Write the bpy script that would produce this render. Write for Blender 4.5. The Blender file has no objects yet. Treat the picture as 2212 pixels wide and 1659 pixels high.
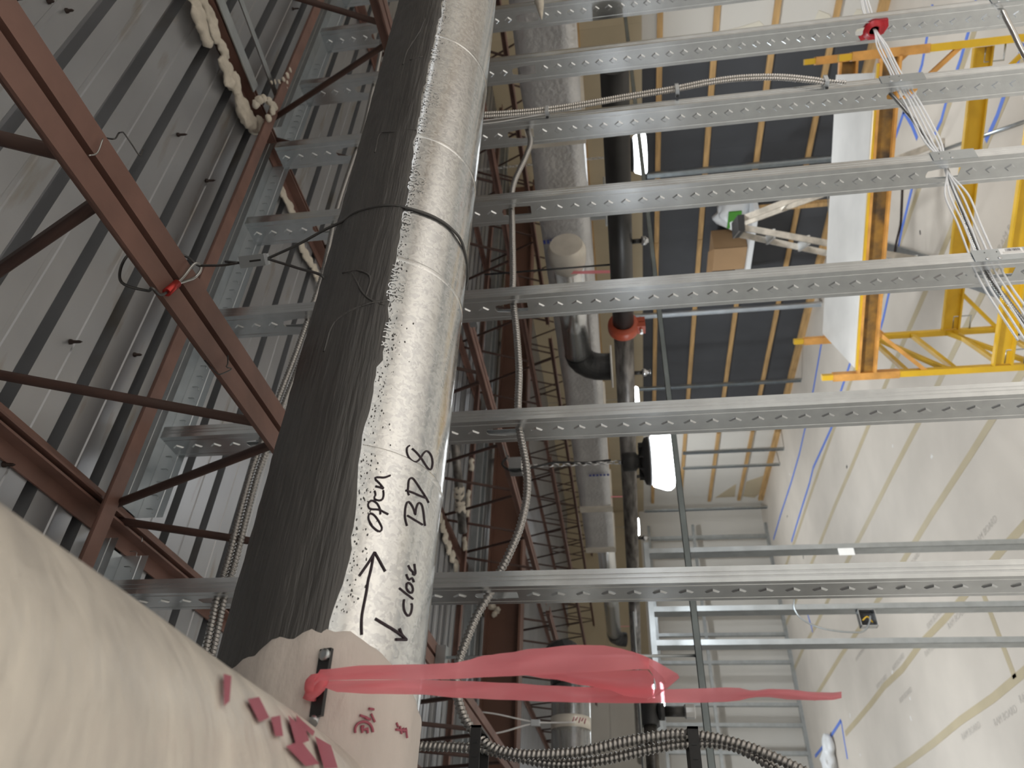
import bpy, math, random
from mathutils import Vector, Matrix, noise
random.seed(7)
S = bpy.context.scene
COL = S.collection
# ------------------------------------------------------------------ camera
# world: X along the stud wall, Y through it, Z up.  Camera stands at (0,0,H).
H = 3.05
F = 1595.166
R = ((0.037714521275558195, 0.141028532056195, -0.9892868987462791),
     (0.7904803664468381, -0.6098477983970095, -0.05680187543024774),
     (-0.61132512229339, -0.7798696147026088, -0.13448040346673695))
cam_d = bpy.data.cameras.new('camera')
cam = bpy.data.objects.new('camera', cam_d)
COL.objects.link(cam)
cam_d.sensor_fit = 'HORIZONTAL'
cam_d.sensor_width = 36.0
cam_d.lens = 36.0 * F / 2212.0
cam_d.clip_start = 0.02
cam_d.clip_end = 100
cam_d.dof.use_dof = True
cam_d.dof.focus_distance = 1.0
cam_d.dof.aperture_fstop = 9.0
cam.matrix_world = Matrix(((R[0][0], R[1][0], R[2][0], 0), (R[0][1], R[1][1], R[2][1], 0), (R[0][2], R[1][2], R[2][2], H), (0, 0, 0, 1)))
S.camera = cam
# ------------------------------------------------------------------ world, exposure
wd = bpy.data.worlds.new('world')
S.world = wd
wd.use_nodes = True
wd.node_tree.nodes['Background'].inputs[0].default_value = (0.9, 0.95, 1.0, 1)
wd.node_tree.nodes['Background'].inputs[1].default_value = 0.05
S.view_settings.view_transform = 'Standard'
S.view_settings.look = 'None'
S.view_settings.gamma = 1.0
S.view_settings.use_curve_mapping = False
S.view_settings.exposure = 0.65
LAMP_W = 30.0
ADDED_STRIP_W = 70.0

# ------------------------------------------------------------------ pixel helpers (relative to the camera, z up)
def ray(x, y):
    c = ((x - 1106) / F, (829.5 - y) / F, -1.0)
    return Vector((sum(R[i][0] * c[i] for i in range(3)), sum(R[i][1] * c[i] for i in range(3)), sum(R[i][2] * c[i] for i in range(3))))
def hit(x, y, ax, val):
    d = ray(x, y)
    return d * (val / d[ax])
DV, DZ, DR = 0.735, 0.307, 0.1016      # the round duct: axis along X
def oncyl(x, y, off=0.0, V0=DV, Z0=DZ, r=DR):
    d = ray(x, y)
    rr = r + off
    a = d.y * d.y + d.z * d.z
    b = -(d.y * V0 + d.z * Z0)
    c = V0 * V0 + Z0 * Z0 - rr * rr
    D = b * b - a * c
    t = (-b - math.sqrt(D)) / a if D > 0 else -b / a
    return d * t

# ------------------------------------------------------------------ materials
MATS = {}
def nodes_of(m):
    m.use_nodes = True
    nt = m.node_tree
    return nt, nt.nodes['Principled BSDF']
def mat(name, col, rough=0.5, metal=0.0, var=0.0, scale=8.0, bump=0.0, bscale=None, stretch=None, spec=None, col2=None, alpha=None, detail=4.0, aniso=0, coat=0):
    m = bpy.data.materials.new(name)
    nt, b = nodes_of(m)
    b.inputs['Roughness'].default_value = rough
    b.inputs['Metallic'].default_value = metal
    b.inputs['Base Color'].default_value = (*col, 1)
    if coat: b.inputs['Coat Weight'].default_value = coat
    if spec is not None: b.inputs['Specular IOR Level'].default_value = spec
    tc = nt.nodes.new('ShaderNodeTexCoord')
    mp = nt.nodes.new('ShaderNodeMapping')
    nt.links.new(tc.outputs['Object'], mp.inputs['Vector'])
    if stretch: mp.inputs['Scale'].default_value = stretch
    if var > 0 or col2:
        n = nt.nodes.new('ShaderNodeTexNoise')
        n.inputs['Scale'].default_value = scale
        n.inputs['Detail'].default_value = detail
        nt.links.new(mp.outputs['Vector'], n.inputs['Vector'])
        r = nt.nodes.new('ShaderNodeValToRGB')
        c2 = col2 or tuple(min(1, c * (1 + var)) for c in col)
        c1 = col if col2 else tuple(c * (1 - var) for c in col)
        r.color_ramp.elements[0].color = (*c1, 1)
        r.color_ramp.elements[1].color = (*c2, 1)
        r.color_ramp.elements[0].position = 0.35
        r.color_ramp.elements[1].position = 0.68
        nt.links.new(n.outputs['Fac'], r.inputs['Fac'])
        nt.links.new(r.outputs['Color'], b.inputs['Base Color'])
    if bump > 0:
        n2 = nt.nodes.new('ShaderNodeTexNoise')
        n2.inputs['Scale'].default_value = bscale or scale
        n2.inputs['Detail'].default_value = 5
        nt.links.new(mp.outputs['Vector'], n2.inputs['Vector'])
        bp = nt.nodes.new('ShaderNodeBump')
        bp.inputs['Strength'].default_value = 1.0
        bp.inputs['Distance'].default_value = bump
        nt.links.new(n2.outputs['Fac'], bp.inputs['Height'])
        nt.links.new(bp.outputs['Normal'], b.inputs['Normal'])
    MATS[name] = m
    return m
def emit(name, col, st):
    m = bpy.data.materials.new(name)
    nt, b = nodes_of(m)
    b.inputs['Base Color'].default_value = (0.8, 0.8, 0.8, 1)
    b.inputs['Emission Color'].default_value = (*col, 1)
    b.inputs['Emission Strength'].default_value = st
    MATS[name] = m
    return m
mat('galv', (0.66, 0.685, 0.70), 0.25, 0.96, 0.05, 30)
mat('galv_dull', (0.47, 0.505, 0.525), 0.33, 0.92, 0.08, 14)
mat('channel_grey', (0.23, 0.26, 0.265), 0.4, 0.7, 0.15, 6)
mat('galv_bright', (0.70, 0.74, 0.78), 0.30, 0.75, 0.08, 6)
mat('deck', (0.36, 0.37, 0.39), 0.36, 0.75, 0.08, 3.0)
mat('brown', (0.165, 0.088, 0.070), 0.55, 0.0, 0.18, 9, 0.0006, 40)
mat('brown_dark', (0.080, 0.042, 0.034), 0.6, 0.0, 0.2, 9)
mat('girder', (0.135, 0.066, 0.046), 0.6, 0.0, 0.2, 2.0)
mat('mastic', (0.060, 0.058, 0.057), 0.40, 0.0, 0.18, 5, 0.0022, 16, stretch=(1.0, 13, 13), spec=0.6)
mat('foil', (0.66, 0.66, 0.67), 0.30, 0.6, 0.08, 5, 0.006, 34, detail=6)
mat('foil_tape', (0.66, 0.62, 0.55), 0.4, 0.3, 0.12, 6)
mat('wrap', (0.56, 0.51, 0.475), 0.5, 0.0, 0.10, 7, 0.0035, 16, stretch=(1, 2.4, 2.4))
mat('wrap_branch', (0.50, 0.47, 0.43), 0.38, 0.0, 0.0, 11, 0.004, 24, stretch=(1, 2.6, 1), col2=(0.70, 0.655, 0.585))
mat('steel_cable', (0.42, 0.42, 0.41), 0.35, 0.95)
mat('dark_cable', (0.10, 0.10, 0.10), 0.45, 0.7)
mat('armor', (0.62, 0.60, 0.57), 0.26, 1.0)
mat('armor_dark', (0.36, 0.35, 0.34), 0.30, 1.0)
mat('white_cable', (0.80, 0.80, 0.80), 0.4)
mat('red_plastic', (0.50, 0.02, 0.03), 0.4)
mat('red_anodised', (0.42, 0.035, 0.03), 0.3, 0.6)
mat('black_pipe', (0.022, 0.021, 0.020), 0.42, 0.0, 0.5, 5, spec=0.6)
mat('pipe_worn', (0.16, 0.15, 0.14), 0.38, 0.6, 0.55, 9, stretch=(3, 0.6, 3))
mat('coupling', (0.42, 0.075, 0.035), 0.4)
mat('black_plastic', (0.018, 0.018, 0.019), 0.45)
mat('black_metal', (0.03, 0.031, 0.033), 0.4, 0.3)
mat('wood', (0.47, 0.29, 0.12), 0.7, 0.0, 0.22, 3, stretch=(4, 1, 9), detail=6)
mat('panel_dark', (0.050, 0.052, 0.058), 0.7, 0.0, 0.12, 1.6)
mat('drywall', (0.60, 0.575, 0.53), 0.85, 0.0, 0.03, 1.2)
mat('tan_board', (0.46, 0.385, 0.265), 0.85, 0.0, 0.10, 1.0)
mat('joint_compound', (0.66, 0.62, 0.52), 0.85, 0.0, 0.05, 3)
mat('floor_board', (0.585, 0.53, 0.465), 0.55, 0.0, 0.07, 1.3, spec=0.3, detail=8)
mat('tan_tape', (0.46, 0.385, 0.25), 0.5, 0.0, 0.05, 3)
mat('blue_tape', (0.11, 0.20, 0.62), 0.6)
mat('grey_print', (0.46, 0.42, 0.37), 0.7)
mat('yellow', (0.66, 0.40, 0.02), 0.45, 0.0, 0.10, 6)
mat('yellow_old', (0.46, 0.30, 0.02), 0.5, 0.0, 0.2, 8)
mat('orange', (0.60, 0.29, 0.07), 0.5, 0.0, 0.2, 10)
mat('rail_dark', (0.36, 0.18, 0.025), 0.6, 0.0, 0.0, 7, col2=(0.035, 0.025, 0.018))
mat('ply_white', (0.72, 0.70, 0.665), 0.7, 0.0, 0.07, 3)
mat('ladder', (0.52, 0.47, 0.40), 0.6, 0.0, 0.25, 12)
mat('cardboard', (0.33, 0.205, 0.105), 0.8, 0.0, 0.06, 4)
mat('white_plastic', (0.72, 0.73, 0.74), 0.4)
mat('green_print', (0.055, 0.24, 0.02), 0.5)
mat('fireproof', (0.60, 0.55, 0.47), 0.9, 0.0, 0.10, 30, 0.006, 45)
mat('foam_core', (0.46, 0.35, 0.20), 0.9, 0.0, 0.15, 30)
mat('ink', (0.020, 0.008, 0.016), 0.45)
mat('red_print', (0.36, 0.09, 0.13), 0.6)
mat('blue_print', (0.05, 0.07, 0.30), 0.6)
mat('nail', (0.030, 0.018, 0.015), 0.5, 0.3)
mat('white_label', (0.78, 0.77, 0.75), 0.5)
mat('clip_white', (0.62, 0.62, 0.60), 0.5, 0.2)
mat('screw', (0.60, 0.61, 0.62), 0.3, 1.0)
emit('lens', (0.93, 0.97, 1.0), 7.5)
emit('added_strip_lens', (0.95, 0.98, 1.0), 5.0)

def duct_material():
    m = bpy.data.materials.new('duct_galvanized')
    nt, b = nodes_of(m)
    b.inputs['Metallic'].default_value = 0.93
    tc = nt.nodes.new('ShaderNodeTexCoord')
    vo = nt.nodes.new('ShaderNodeTexVoronoi')
    vo.inputs['Scale'].default_value = 210
    ns = nt.nodes.new('ShaderNodeTexNoise')
    ns.inputs['Scale'].default_value = 60
    ns.inputs['Detail'].default_value = 6
    mx = nt.nodes.new('ShaderNodeMix')
    mx.data_type = 'RGBA'
    mx.blend_type = 'ADD'
    mx.inputs['Factor'].default_value = 0.035
    nt.links.new(tc.outputs['Object'], ns.inputs['Vector'])
    nt.links.new(tc.outputs['Object'], mx.inputs['A'])
    nt.links.new(ns.outputs['Color'], mx.inputs['B'])
    nt.links.new(mx.outputs['Result'], vo.inputs['Vector'])
    bw = nt.nodes.new('ShaderNodeRGBToBW')
    nt.links.new(vo.outputs['Color'], bw.inputs['Color'])
    cr = nt.nodes.new('ShaderNodeValToRGB')
    cr.color_ramp.elements[0].color = (0.60, 0.615, 0.625, 1)
    cr.color_ramp.elements[1].color = (0.78, 0.79, 0.79, 1)
    cr.color_ramp.elements[0].position = 0.2
    cr.color_ramp.elements[1].position = 0.75
    nt.links.new(bw.outputs['Val'], cr.inputs['Fac'])
    nt.links.new(cr.outputs['Color'], b.inputs['Base Color'])
    mr = nt.nodes.new('ShaderNodeMapRange')
    mr.inputs['To Min'].default_value = 0.14
    mr.inputs['To Max'].default_value = 0.27
    nt.links.new(bw.outputs['Val'], mr.inputs['Value'])
    nt.links.new(mr.outputs['Result'], b.inputs['Roughness'])
    bp = nt.nodes.new('ShaderNodeBump')
    bp.inputs['Distance'].default_value = 0.00009
    nt.links.new(ns.outputs['Fac'], bp.inputs['Height'])
    nt.links.new(bp.outputs['Normal'], b.inputs['Normal'])
    MATS['duct'] = m
duct_material()
def ribbon_material():
    m = bpy.data.materials.new('pink_ribbon')
    m.use_nodes = True
    nt = m.node_tree
    nt.nodes.clear()
    out = nt.nodes.new('ShaderNodeOutputMaterial')
    tl = nt.nodes.new('ShaderNodeBsdfTranslucent')
    tl.inputs['Color'].default_value = (1.0, 0.40, 0.46, 1)
    pr = nt.nodes.new('ShaderNodeBsdfPrincipled')
    pr.inputs['Base Color'].default_value = (1.0, 0.32, 0.37, 1)
    pr.inputs['Roughness'].default_value = 0.35
    tr = nt.nodes.new('ShaderNodeBsdfTransparent')
    tr.inputs['Color'].default_value = (1.0, 0.52, 0.58, 1)
    m1 = nt.nodes.new('ShaderNodeMixShader')
    m2 = nt.nodes.new('ShaderNodeMixShader')
    m1.inputs[0].default_value = 0.62
    m2.inputs[0].default_value = 0.15
    nt.links.new(tl.outputs[0], m1.inputs[1]); nt.links.new(pr.outputs[0], m1.inputs[2])
    nt.links.new(m1.outputs[0], m2.inputs[1]); nt.links.new(tr.outputs[0], m2.inputs[2])
    nt.links.new(m2.outputs[0], out.inputs[0])
    MATS['ribbon'] = m
ribbon_material()
def stained_deck():
    m = MATS['deck']
    nt, b = nodes_of(m)
    base = b.inputs['Base Color'].links[0].from_socket
    tc = nt.nodes.new('ShaderNodeTexCoord')
    mp = nt.nodes.new('ShaderNodeMapping')
    mp.inputs['Scale'].default_value = (1.6, 9.0, 1)
    nt.links.new(tc.outputs['Object'], mp.inputs['Vector'])
    n = nt.nodes.new('ShaderNodeTexNoise')
    n.inputs['Scale'].default_value = 1.7
    n.inputs['Detail'].default_value = 6
    nt.links.new(mp.outputs['Vector'], n.inputs['Vector'])
    cr = nt.nodes.new('ShaderNodeValToRGB')
    cr.color_ramp.elements[0].position = 0.60
    cr.color_ramp.elements[1].position = 0.72
    cr.color_ramp.elements[0].color = (0, 0, 0, 1)
    cr.color_ramp.elements[1].color = (0.55, 0.55, 0.55, 1)
    nt.links.new(n.outputs['Fac'], cr.inputs['Fac'])
    mx = nt.nodes.new('ShaderNodeMix')
    mx.data_type = 'RGBA'
    nt.links.new(cr.outputs['Color'], mx.inputs['Factor'])
    nt.links.new(base, mx.inputs['A'])
    mx.inputs['B'].default_value = (0.20, 0.15, 0.07, 1)
    nt.links.new(mx.outputs['Result'], b.inputs['Base Color'])
stained_deck()

# ------------------------------------------------------------------ object helpers
WL = {}                                # world location of every object made here
def wloc(o): return WL[o.name]
def tag(o, label, cat, group=None):
    o['label'] = label
    o['category'] = cat
    if group: o['group'] = group
    return o
def empty(name, loc, label=None, cat=None, group=None):
    o = bpy.data.objects.new(name, None)
    COL.objects.link(o)
    w = Vector(loc) + Vector((0, 0, H))
    o.location = w
    o.empty_display_size = 0.05
    WL[o.name] = w
    if label: tag(o, label, cat, group)
    return o
def link(o, w, parent=None):
    COL.objects.link(o)
    if parent is not None:
        o.parent = parent
        o.location = w - wloc(parent)
    else:
        o.location = w
    WL[o.name] = w.copy()
    return o
def inst(src, w, parent=None, mtx=None):
    o = src.copy()
    link(o, w, parent)
    return o
class MB:
    def __init__(s): s.v = []; s.f = []; s.sm = []; s.mi = []; s.cm = 0
    def face(s, ix, sm=False): s.f.append(tuple(ix)); s.sm.append(sm); s.mi.append(s.cm)
    def add(s, vs):
        n = len(s.v); s.v.extend(Vector(v) for v in vs); return n
    def box(s, c, d, rot=None):
        c = Vector(c); n = len(s.v)
        for z in (-.5, .5):
            for y in (-.5, .5):
                for x in (-.5, .5):
                    p = Vector((x * d[0], y * d[1], z * d[2]))
                    if rot is not None: p = rot @ p
                    s.v.append(c + p)
        for q in ((0, 2, 3, 1), (4, 5, 7, 6), (0, 1, 5, 4), (2, 6, 7, 3), (0, 4, 6, 2), (1, 3, 7, 5)):
            s.face([n + i for i in q])
        return s
    def box2(s, a, b):
        a = Vector(a); b = Vector(b)
        return s.box((a + b) / 2, [abs(x) for x in (b - a)])
    def bar(s, a, b, w, t, up=(0, 0, 1)):
        a = Vector(a); b = Vector(b); d = b - a; L = d.length; d.normalize()
        u = Vector(up); x = d.cross(u)
        if x.length < 1e-4: x = d.cross(Vector((1, 0, 0)))
        x.normalize(); y = x.cross(d)
        rot = Matrix((x, d, y)).transposed()
        return s.box((a + b) / 2, (w, L, t), rot)
    def tube(s, pts, r, n=8, cap=True, sm=True, closed=False):
        pts = [Vector(p) for p in pts]
        N = len(pts)
        T = []
        for i in range(N):
            if closed: t = pts[(i + 1) % N] - pts[i - 1]
            else: t = pts[min(i + 1, N - 1)] - pts[max(i - 1, 0)]
            if t.length < 1e-9: t = Vector((0, 0, 1))
            T.append(t.normalized())
        x = T[0].cross(Vector((0.3, 0.2, 1)))
        if x.length < 1e-3: x = T[0].cross(Vector((1, 0, 0)))
        x.normalize()
        base = len(s.v)
        for i in range(N):
            x = (x - T[i] * x.dot(T[i])).normalized()
            y = T[i].cross(x)
            ri = r[i] if isinstance(r, (list, tuple)) else r
            for k in range(n):
                a = 2 * math.pi * k / n
                rr = ri(i, a) if callable(ri) else ri
                if callable(r): rr = r(i, a)
                s.v.append(pts[i] + (x * math.cos(a) + y * math.sin(a)) * rr)
        for i in range(N if closed else N - 1):
            j = (i + 1) % N
            for k in range(n):
                s.face((base + i * n + k, base + i * n + (k + 1) % n, base + j * n + (k + 1) % n, base + j * n + k), sm)
        if cap and not closed:
            s.face([base + k for k in range(n)][::-1])
            s.face([base + (N - 1) * n + k for k in range(n)])
        return s
    def cyl(s, a, b, r, n=16, sm=True): return s.tube([a, b], r, n, True, sm)
    def lathe(s, c, prof, n=24, axis=(0, 0, 1), sm=True):
        c = Vector(c); ax = Vector(axis).normalized()
        x = ax.cross(Vector((0, 1, 0)))
        if x.length < 1e-3: x = ax.cross(Vector((1, 0, 0)))
        x.normalize(); y = ax.cross(x)
        base = len(s.v)
        for (r, h) in prof:
            for k in range(n):
                a = 2 * math.pi * k / n
                s.v.append(c + ax * h + (x * math.cos(a) + y * math.sin(a)) * r)
        for i in range(len(prof) - 1):
            for k in range(n):
                s.face((base + i * n + k, base + i * n + (k + 1) % n, base + (i + 1) * n + (k + 1) % n, base + (i + 1) * n + k), sm)
        s.face([base + k for k in range(n)][::-1]); s.face([base + (len(prof) - 1) * n + k for k in range(n)])
        return s
    def prism(s, poly, vec):
        vec = Vector(vec); n = len(poly); b = s.add(poly); s.add([Vector(p) + vec for p in poly])
        s.face([b + i for i in range(n)][::-1]); s.face([b + n + i for i in range(n)])
        for i in range(n): s.face((b + i, b + (i + 1) % n, b + n + (i + 1) % n, b + n + i))
        return s
    def strip(s, A, B, sm=True):
        n = len(A); a = s.add(A); b = s.add(B)
        for i in range(n - 1): s.face((a + i, a + i + 1, b + i + 1, b + i), sm)
        return s
    def build(s, name, mats, parent=None, abs_origin=None):
        me = bpy.data.meshes.new(name)
        xs = [v.x for v in s.v]; ys = [v.y for v in s.v]; zs = [v.z for v in s.v]
        base = Vector(((min(xs) + max(xs)) / 2, (min(ys) + max(ys)) / 2, min(zs)))
        if abs_origin is not None: base = Vector(abs_origin)
        me.from_pydata([v - base for v in s.v], [], s.f)
        me.polygons.foreach_set('use_smooth', s.sm)
        if isinstance(mats, str): mats = [mats]
        for m in mats: me.materials.append(MATS[m])
        if len(mats) > 1: me.polygons.foreach_set('material_index', s.mi)
        me.update()
        o = bpy.data.objects.new(name, me)
        return link(o, base + Vector((0, 0, H)), parent)
def struct(o):
    o['kind'] = 'structure'
    return o
def smooth(pts, step):
    pts = [Vector(p) for p in pts]
    P = [pts[0] * 2 - pts[1]] + pts + [pts[-1] * 2 - pts[-2]]
    out = []
    for i in range(1, len(P) - 2):
        p0, p1, p2, p3 = P[i - 1:i + 3]
        for k in range(24):
            t = k / 24
            out.append(0.5 * ((2 * p1) + (p2 - p0) * t + (2 * p0 - 5 * p1 + 4 * p2 - p3) * t * t + (3 * p1 - p0 - 3 * p2 + p3) * t ** 3))
    out.append(pts[-1])
    res = [out[0]]; acc = 0.0
    for a, b in zip(out, out[1:]):
        seg = (b - a).length
        while seg > 0 and acc + seg >= step:
            t = (step - acc) / seg
            a = a + (b - a) * t
            res.append(a); seg = (b - a).length; acc = 0
        acc += seg
    if (res[-1] - out[-1]).length > step * 0.3: res.append(out[-1])
    return res
def armored(name, pts, r, pitch, label, m='armor', group=None, amp=0.16):
    sp = pitch / 5
    P = smooth(pts, sp)
    mb = MB()
    mb.tube(P, lambda i, a: r * (1 - amp * 0.5 + amp * math.sin(2 * math.pi * i / 5 + a)), 9)
    return tag(mb.build(name, m), label, 'cable', group)
def wire(name, pts, r, m, label, cat='wire', step=0.006, n=6, group=None):
    mb = MB().tube(smooth(pts, step), r, n)
    return tag(mb.build(name, m), label, cat, group)
def text_shape(s, size):
    cu = bpy.data.curves.new('lettering', 'FONT')
    cu.body = s; cu.size = size; cu.resolution_u = 2
    ob = bpy.data.objects.new('lettering', cu)
    COL.objects.link(ob)
    bpy.context.view_layer.update()
    me = bpy.data.meshes.new_from_object(ob.evaluated_get(bpy.context.evaluated_depsgraph_get()))
    vs = [v.co.copy() for v in me.vertices]; fs = [tuple(p.vertices) for p in me.polygons]
    bpy.data.objects.remove(ob); bpy.data.meshes.remove(me); bpy.data.curves.remove(cu)
    return vs, fs
def put_text(mb, s, size, fn):
    vs, fs = text_shape(s, size)
    b = mb.add([fn(v.x, v.y) for v in vs])
    for f in fs: mb.face([b + i for i in f])

# =================================================================== THE SETTING
UW, VW = 7.94, 15.0                    # batten wall and far wall
U0, V0w = -4.0, -4.0
ZF = -H; ZD = 1.18                     # floor and underside of the roof deck
fl = struct(MB().box2((U0, V0w, ZF - 0.15), (UW + 0.2, VW + 0.2, ZF)).build('floor', 'floor_board'))
def floor_strip(name, pts, w, m, h=0.0025):
    mb = MB(); A = []; B = []
    P = [Vector((p[0], p[1], 0)) for p in pts]
    for i, p in enumerate(P):
        t = (P[min(i + 1, len(P) - 1)] - P[max(i - 1, 0)]).normalized()
        nrm = Vector((-t.y, t.x, 0)) * w / 2
        A.append(p + nrm); B.append(p - nrm)
    for z, flip in ((ZF + h, False),):
        mb.strip([Vector((a.x, a.y, z)) for a in A], [Vector((b.x, b.y, z)) for b in B], False)
    mb.strip([Vector((a.x, a.y, ZF)) for a in A], [Vector((a.x, a.y, ZF + h)) for a in A], False)
    mb.strip([Vector((a.x, a.y, ZF + h)) for a in B], [Vector((a.x, a.y, ZF)) for a in B], False)
    return mb.build(name, m, fl)
for i, u in enumerate((1.90, 2.73, 3.60, 4.43, 5.24, 6.02, 1.06, 0.22)):
    v1 = (10.4, 12.1, 13.6, 14.8, 14.8, 14.8, 14, 14)[i]
    v0 = (0.5, 3.0, 0.5, 0.5, 0.5, 0.5, 0.5, 0.5)[i]
    n = 12
    floor_strip('seam_tape', [(u + random.uniform(-.02, .02), v0 + (v1 - v0) * k / n) for k in range(n + 1)], 0.075, 'tan_tape')
floor_strip('seam_tape', [(2.72, 6.62), (1.90, 6.60)], 0.075, 'tan_tape')
floor_strip('seam_tape', [(3.6, 4.6), (4.43, 4.62)], 0.075, 'tan_tape')
def blue(pix, w=0.05):
    floor_strip('blue_tape_line', [tuple(hit(x, y, 2, ZF))[:2] for x, y in pix], w, 'blue_tape', 0.004)
blue([(1671, 1165), (1687, 1110), (1709, 1043), (1727, 980), (1740, 922), (1757, 842), (1775, 740)])
blue([(1710, 1170), (1725, 1120), (1749, 1043), (1757, 1010), (1780, 960), (1799, 918), (1815, 850), (1845, 760)])
blue([(1893, 740), (1908, 690), (1930, 590), (1950, 490), (1972, 400)], 0.045)
blue([(1935, 295), (1955, 235), (1976, 190), (1992, 140), (2002, 85), (2015, 10)], 0.045)
blue([(1982, 300), (1970, 270), (1952, 240)], 0.045)
blue([(2020, 290), (2034, 260), (2046, 215), (2075, 130), (2095, 60), (2110, 0)], 0.045)
blue([(2130, 305), (2155, 250), (2172, 200), (2200, 130), (2212, 95)], 0.05)
blue([(1745, 1328), (1752, 1350), (1756, 1366)], 0.05)
blue([(1761, 1634), (1790, 1598), (1817, 1556)], 0.05)
blue([(1817, 1556), (1824, 1600), (1831, 1640)], 0.05)
def floor_text(px, py, s, size, ang):
    c = hit(px, py, 2, ZF)
    ca, sa = math.cos(ang), math.sin(ang)
    mb = MB()
    put_text(mb, s, size, lambda x, y: Vector((c.x + x * ca - y * sa, c.y + x * sa + y * ca, ZF + 0.0016)))
    mb.build('printed_lettering', 'grey_print', fl)
for px, py in ((2160, 545), (2050, 1360), (2000, 1420), (2110, 1180), (1895, 1490), (1945, 1520), (1930, 1450), (2005, 1360), (2150, 1570), (1960, 1240), (2080, 1600), (2205, 1520), (2120, 960), (1850, 1430)):
    floor_text(px, py, 'RAM BOARD', 0.085, -math.pi / 2 + random.uniform(-.02, .02))
rs = random.Random(3)
for k in range(26):                    # scraps, drips and scuffs on the floor board
    u, v = rs.uniform(2.0, 7.2), rs.uniform(3.2, 13)
    a = rs.uniform(0, 3.1); l = rs.uniform(.02, .06)
    MB().box((u, v, ZF + 0.002), (l, rs.uniform(.012, .03), 0.004), Matrix.Rotation(a, 3, 'Z')).build('debris_fleck', 'white_label' if k % 2 else 'black_plastic', fl)

# --- corrugated roof deck, sheet by sheet
ceil = struct(empty('ceiling', (2, 5, ZD)))
def deck_profile():
    p = [(0.0, 0.0)]
    w = 0.1199
    for a, b in ((0.052, 0.0), (0.0545, 0.0028), (0.0655, 0.0028), (0.068, 0.0)): p.append((a, b))
    p += [(w - 0.002, 0.0), (w, 0.0018), (w + 0.003, 0.038), (w + 0.0295, 0.038), (0.1524 - 0.0, 0.0018)]
    return p
prof = deck_profile()
sheet = MB()
pts = []
for k in range(6):
    pts += [(k * 0.1524 + a, b) for a, b in prof]
pts.append((6 * 0.1524, 0.0))
sheet.strip([Vector((U0, a, b)) for a, b in pts], [Vector((UW + 0.1, a, b)) for a, b in pts], False)
v0 = 0.8732 - 6 * 0.1524 * 5
src = None
k = 0
while v0 + k * 0.9144 < VW:
    w = Vector((0, v0 + k * 0.9144, ZD + 0.0004 * (k % 2) + H))
    if src is None:
        me_o = sheet.build('deck_sheet', 'deck', ceil, (0, 0, 0))
        me_o.location = w - wloc(ceil); WL[me_o.name] = w
        src = me_o
    else:
        inst(src, w, ceil)
    k += 1
MB().box2((U0, V0w, ZD + 0.045), (UW + .2, VW + .2, ZD + 0.12)).build('roof_slab', 'galv_dull', ceil)

# --- right wall with horizontal battens
wr = struct(MB().box2((UW + 0.02, V0w, ZF), (UW + 0.2, VW + 0.1, ZD)).build('wall_right', 'drywall'))
zs = -0.53
def wpanel(v0, v1, z0, z1, m): return MB().box2((UW, v0 + .0005, z0 + .0005), (UW + 0.02, v1 - .0005, z1 - .0005)).build('wall_panel', m, wr)
for a in range(-4, 15, 2):
    wpanel(a, min(a + 2, VW), zs, 0.33, 'tan_board'); wpanel(a, min(a + 2, VW), 0.33, ZD, 'tan_board')
for a, b in ((-4, -2), (-2, 0), (0, 2.2), (2.2, 4.45)): wpanel(a, b, ZF, zs, 'drywall')
for a, b in ((11.45, 13.2), (13.2, 15)): wpanel(a, b, ZF, zs, 'drywall')
for a, b in ((4.45, 5.67), (5.67, 6.9), (6.9, 8.12), (8.12, 9.35), (9.35, 10.4), (10.4, 11.45)): wpanel(a, b, ZF, zs, 'panel_dark')
for z in (-0.72, -1.31, -1.925, -2.545, 0.17):
    for a, b in ((-4, -.3), (-.3, 3.4), (3.4, 7.1), (7.1, 10.8), (10.8, 14.6)):
        MB().box2((UW - 0.036, a + .004, z - .031 + random.uniform(-.003, .003)), (UW, b - .004, z + .031)).build('batten', 'wood', wr)
MB().box2((UW - 0.05, V0w, ZF), (UW, 14.6, ZF + 0.10)).build('base_plate', 'wood', wr)
for (pp) in ([(1560, 118), (1548, 70), (1600, 58), (1640, 45), (1672, 75), (1670, 104)], [(1722, 90), (1752, 62), (1768, 22), (1790, 30), (1812, 60), (1812, 80)], [(1820, 75), (1850, 20), (1880, 22), (1905, 55)],
             [(1545, 1075), (1590, 1045), (1587, 1073)], [(1605, 1072), (1612, 1040), (1650, 1027), (1645, 1060), (1630, 1075)]):
    c = 'joint_compound' if pp[0][1] < 500 else 'tan_board'
    MB().prism([hit(x, y, 0, UW) + Vector((0.0, 0, 0)) for x, y in pp], (-0.006, 0, 0)).build('compound_patch', c, wr)
for v in (4.9, 6.2, 7.6, 9.1, 10.6, 12.0, 13.3):
    MB().box2((UW - .004, v, 0.30), (UW, v + .55, 0.36)).build('compound_patch', 'joint_compound', wr)

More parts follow.
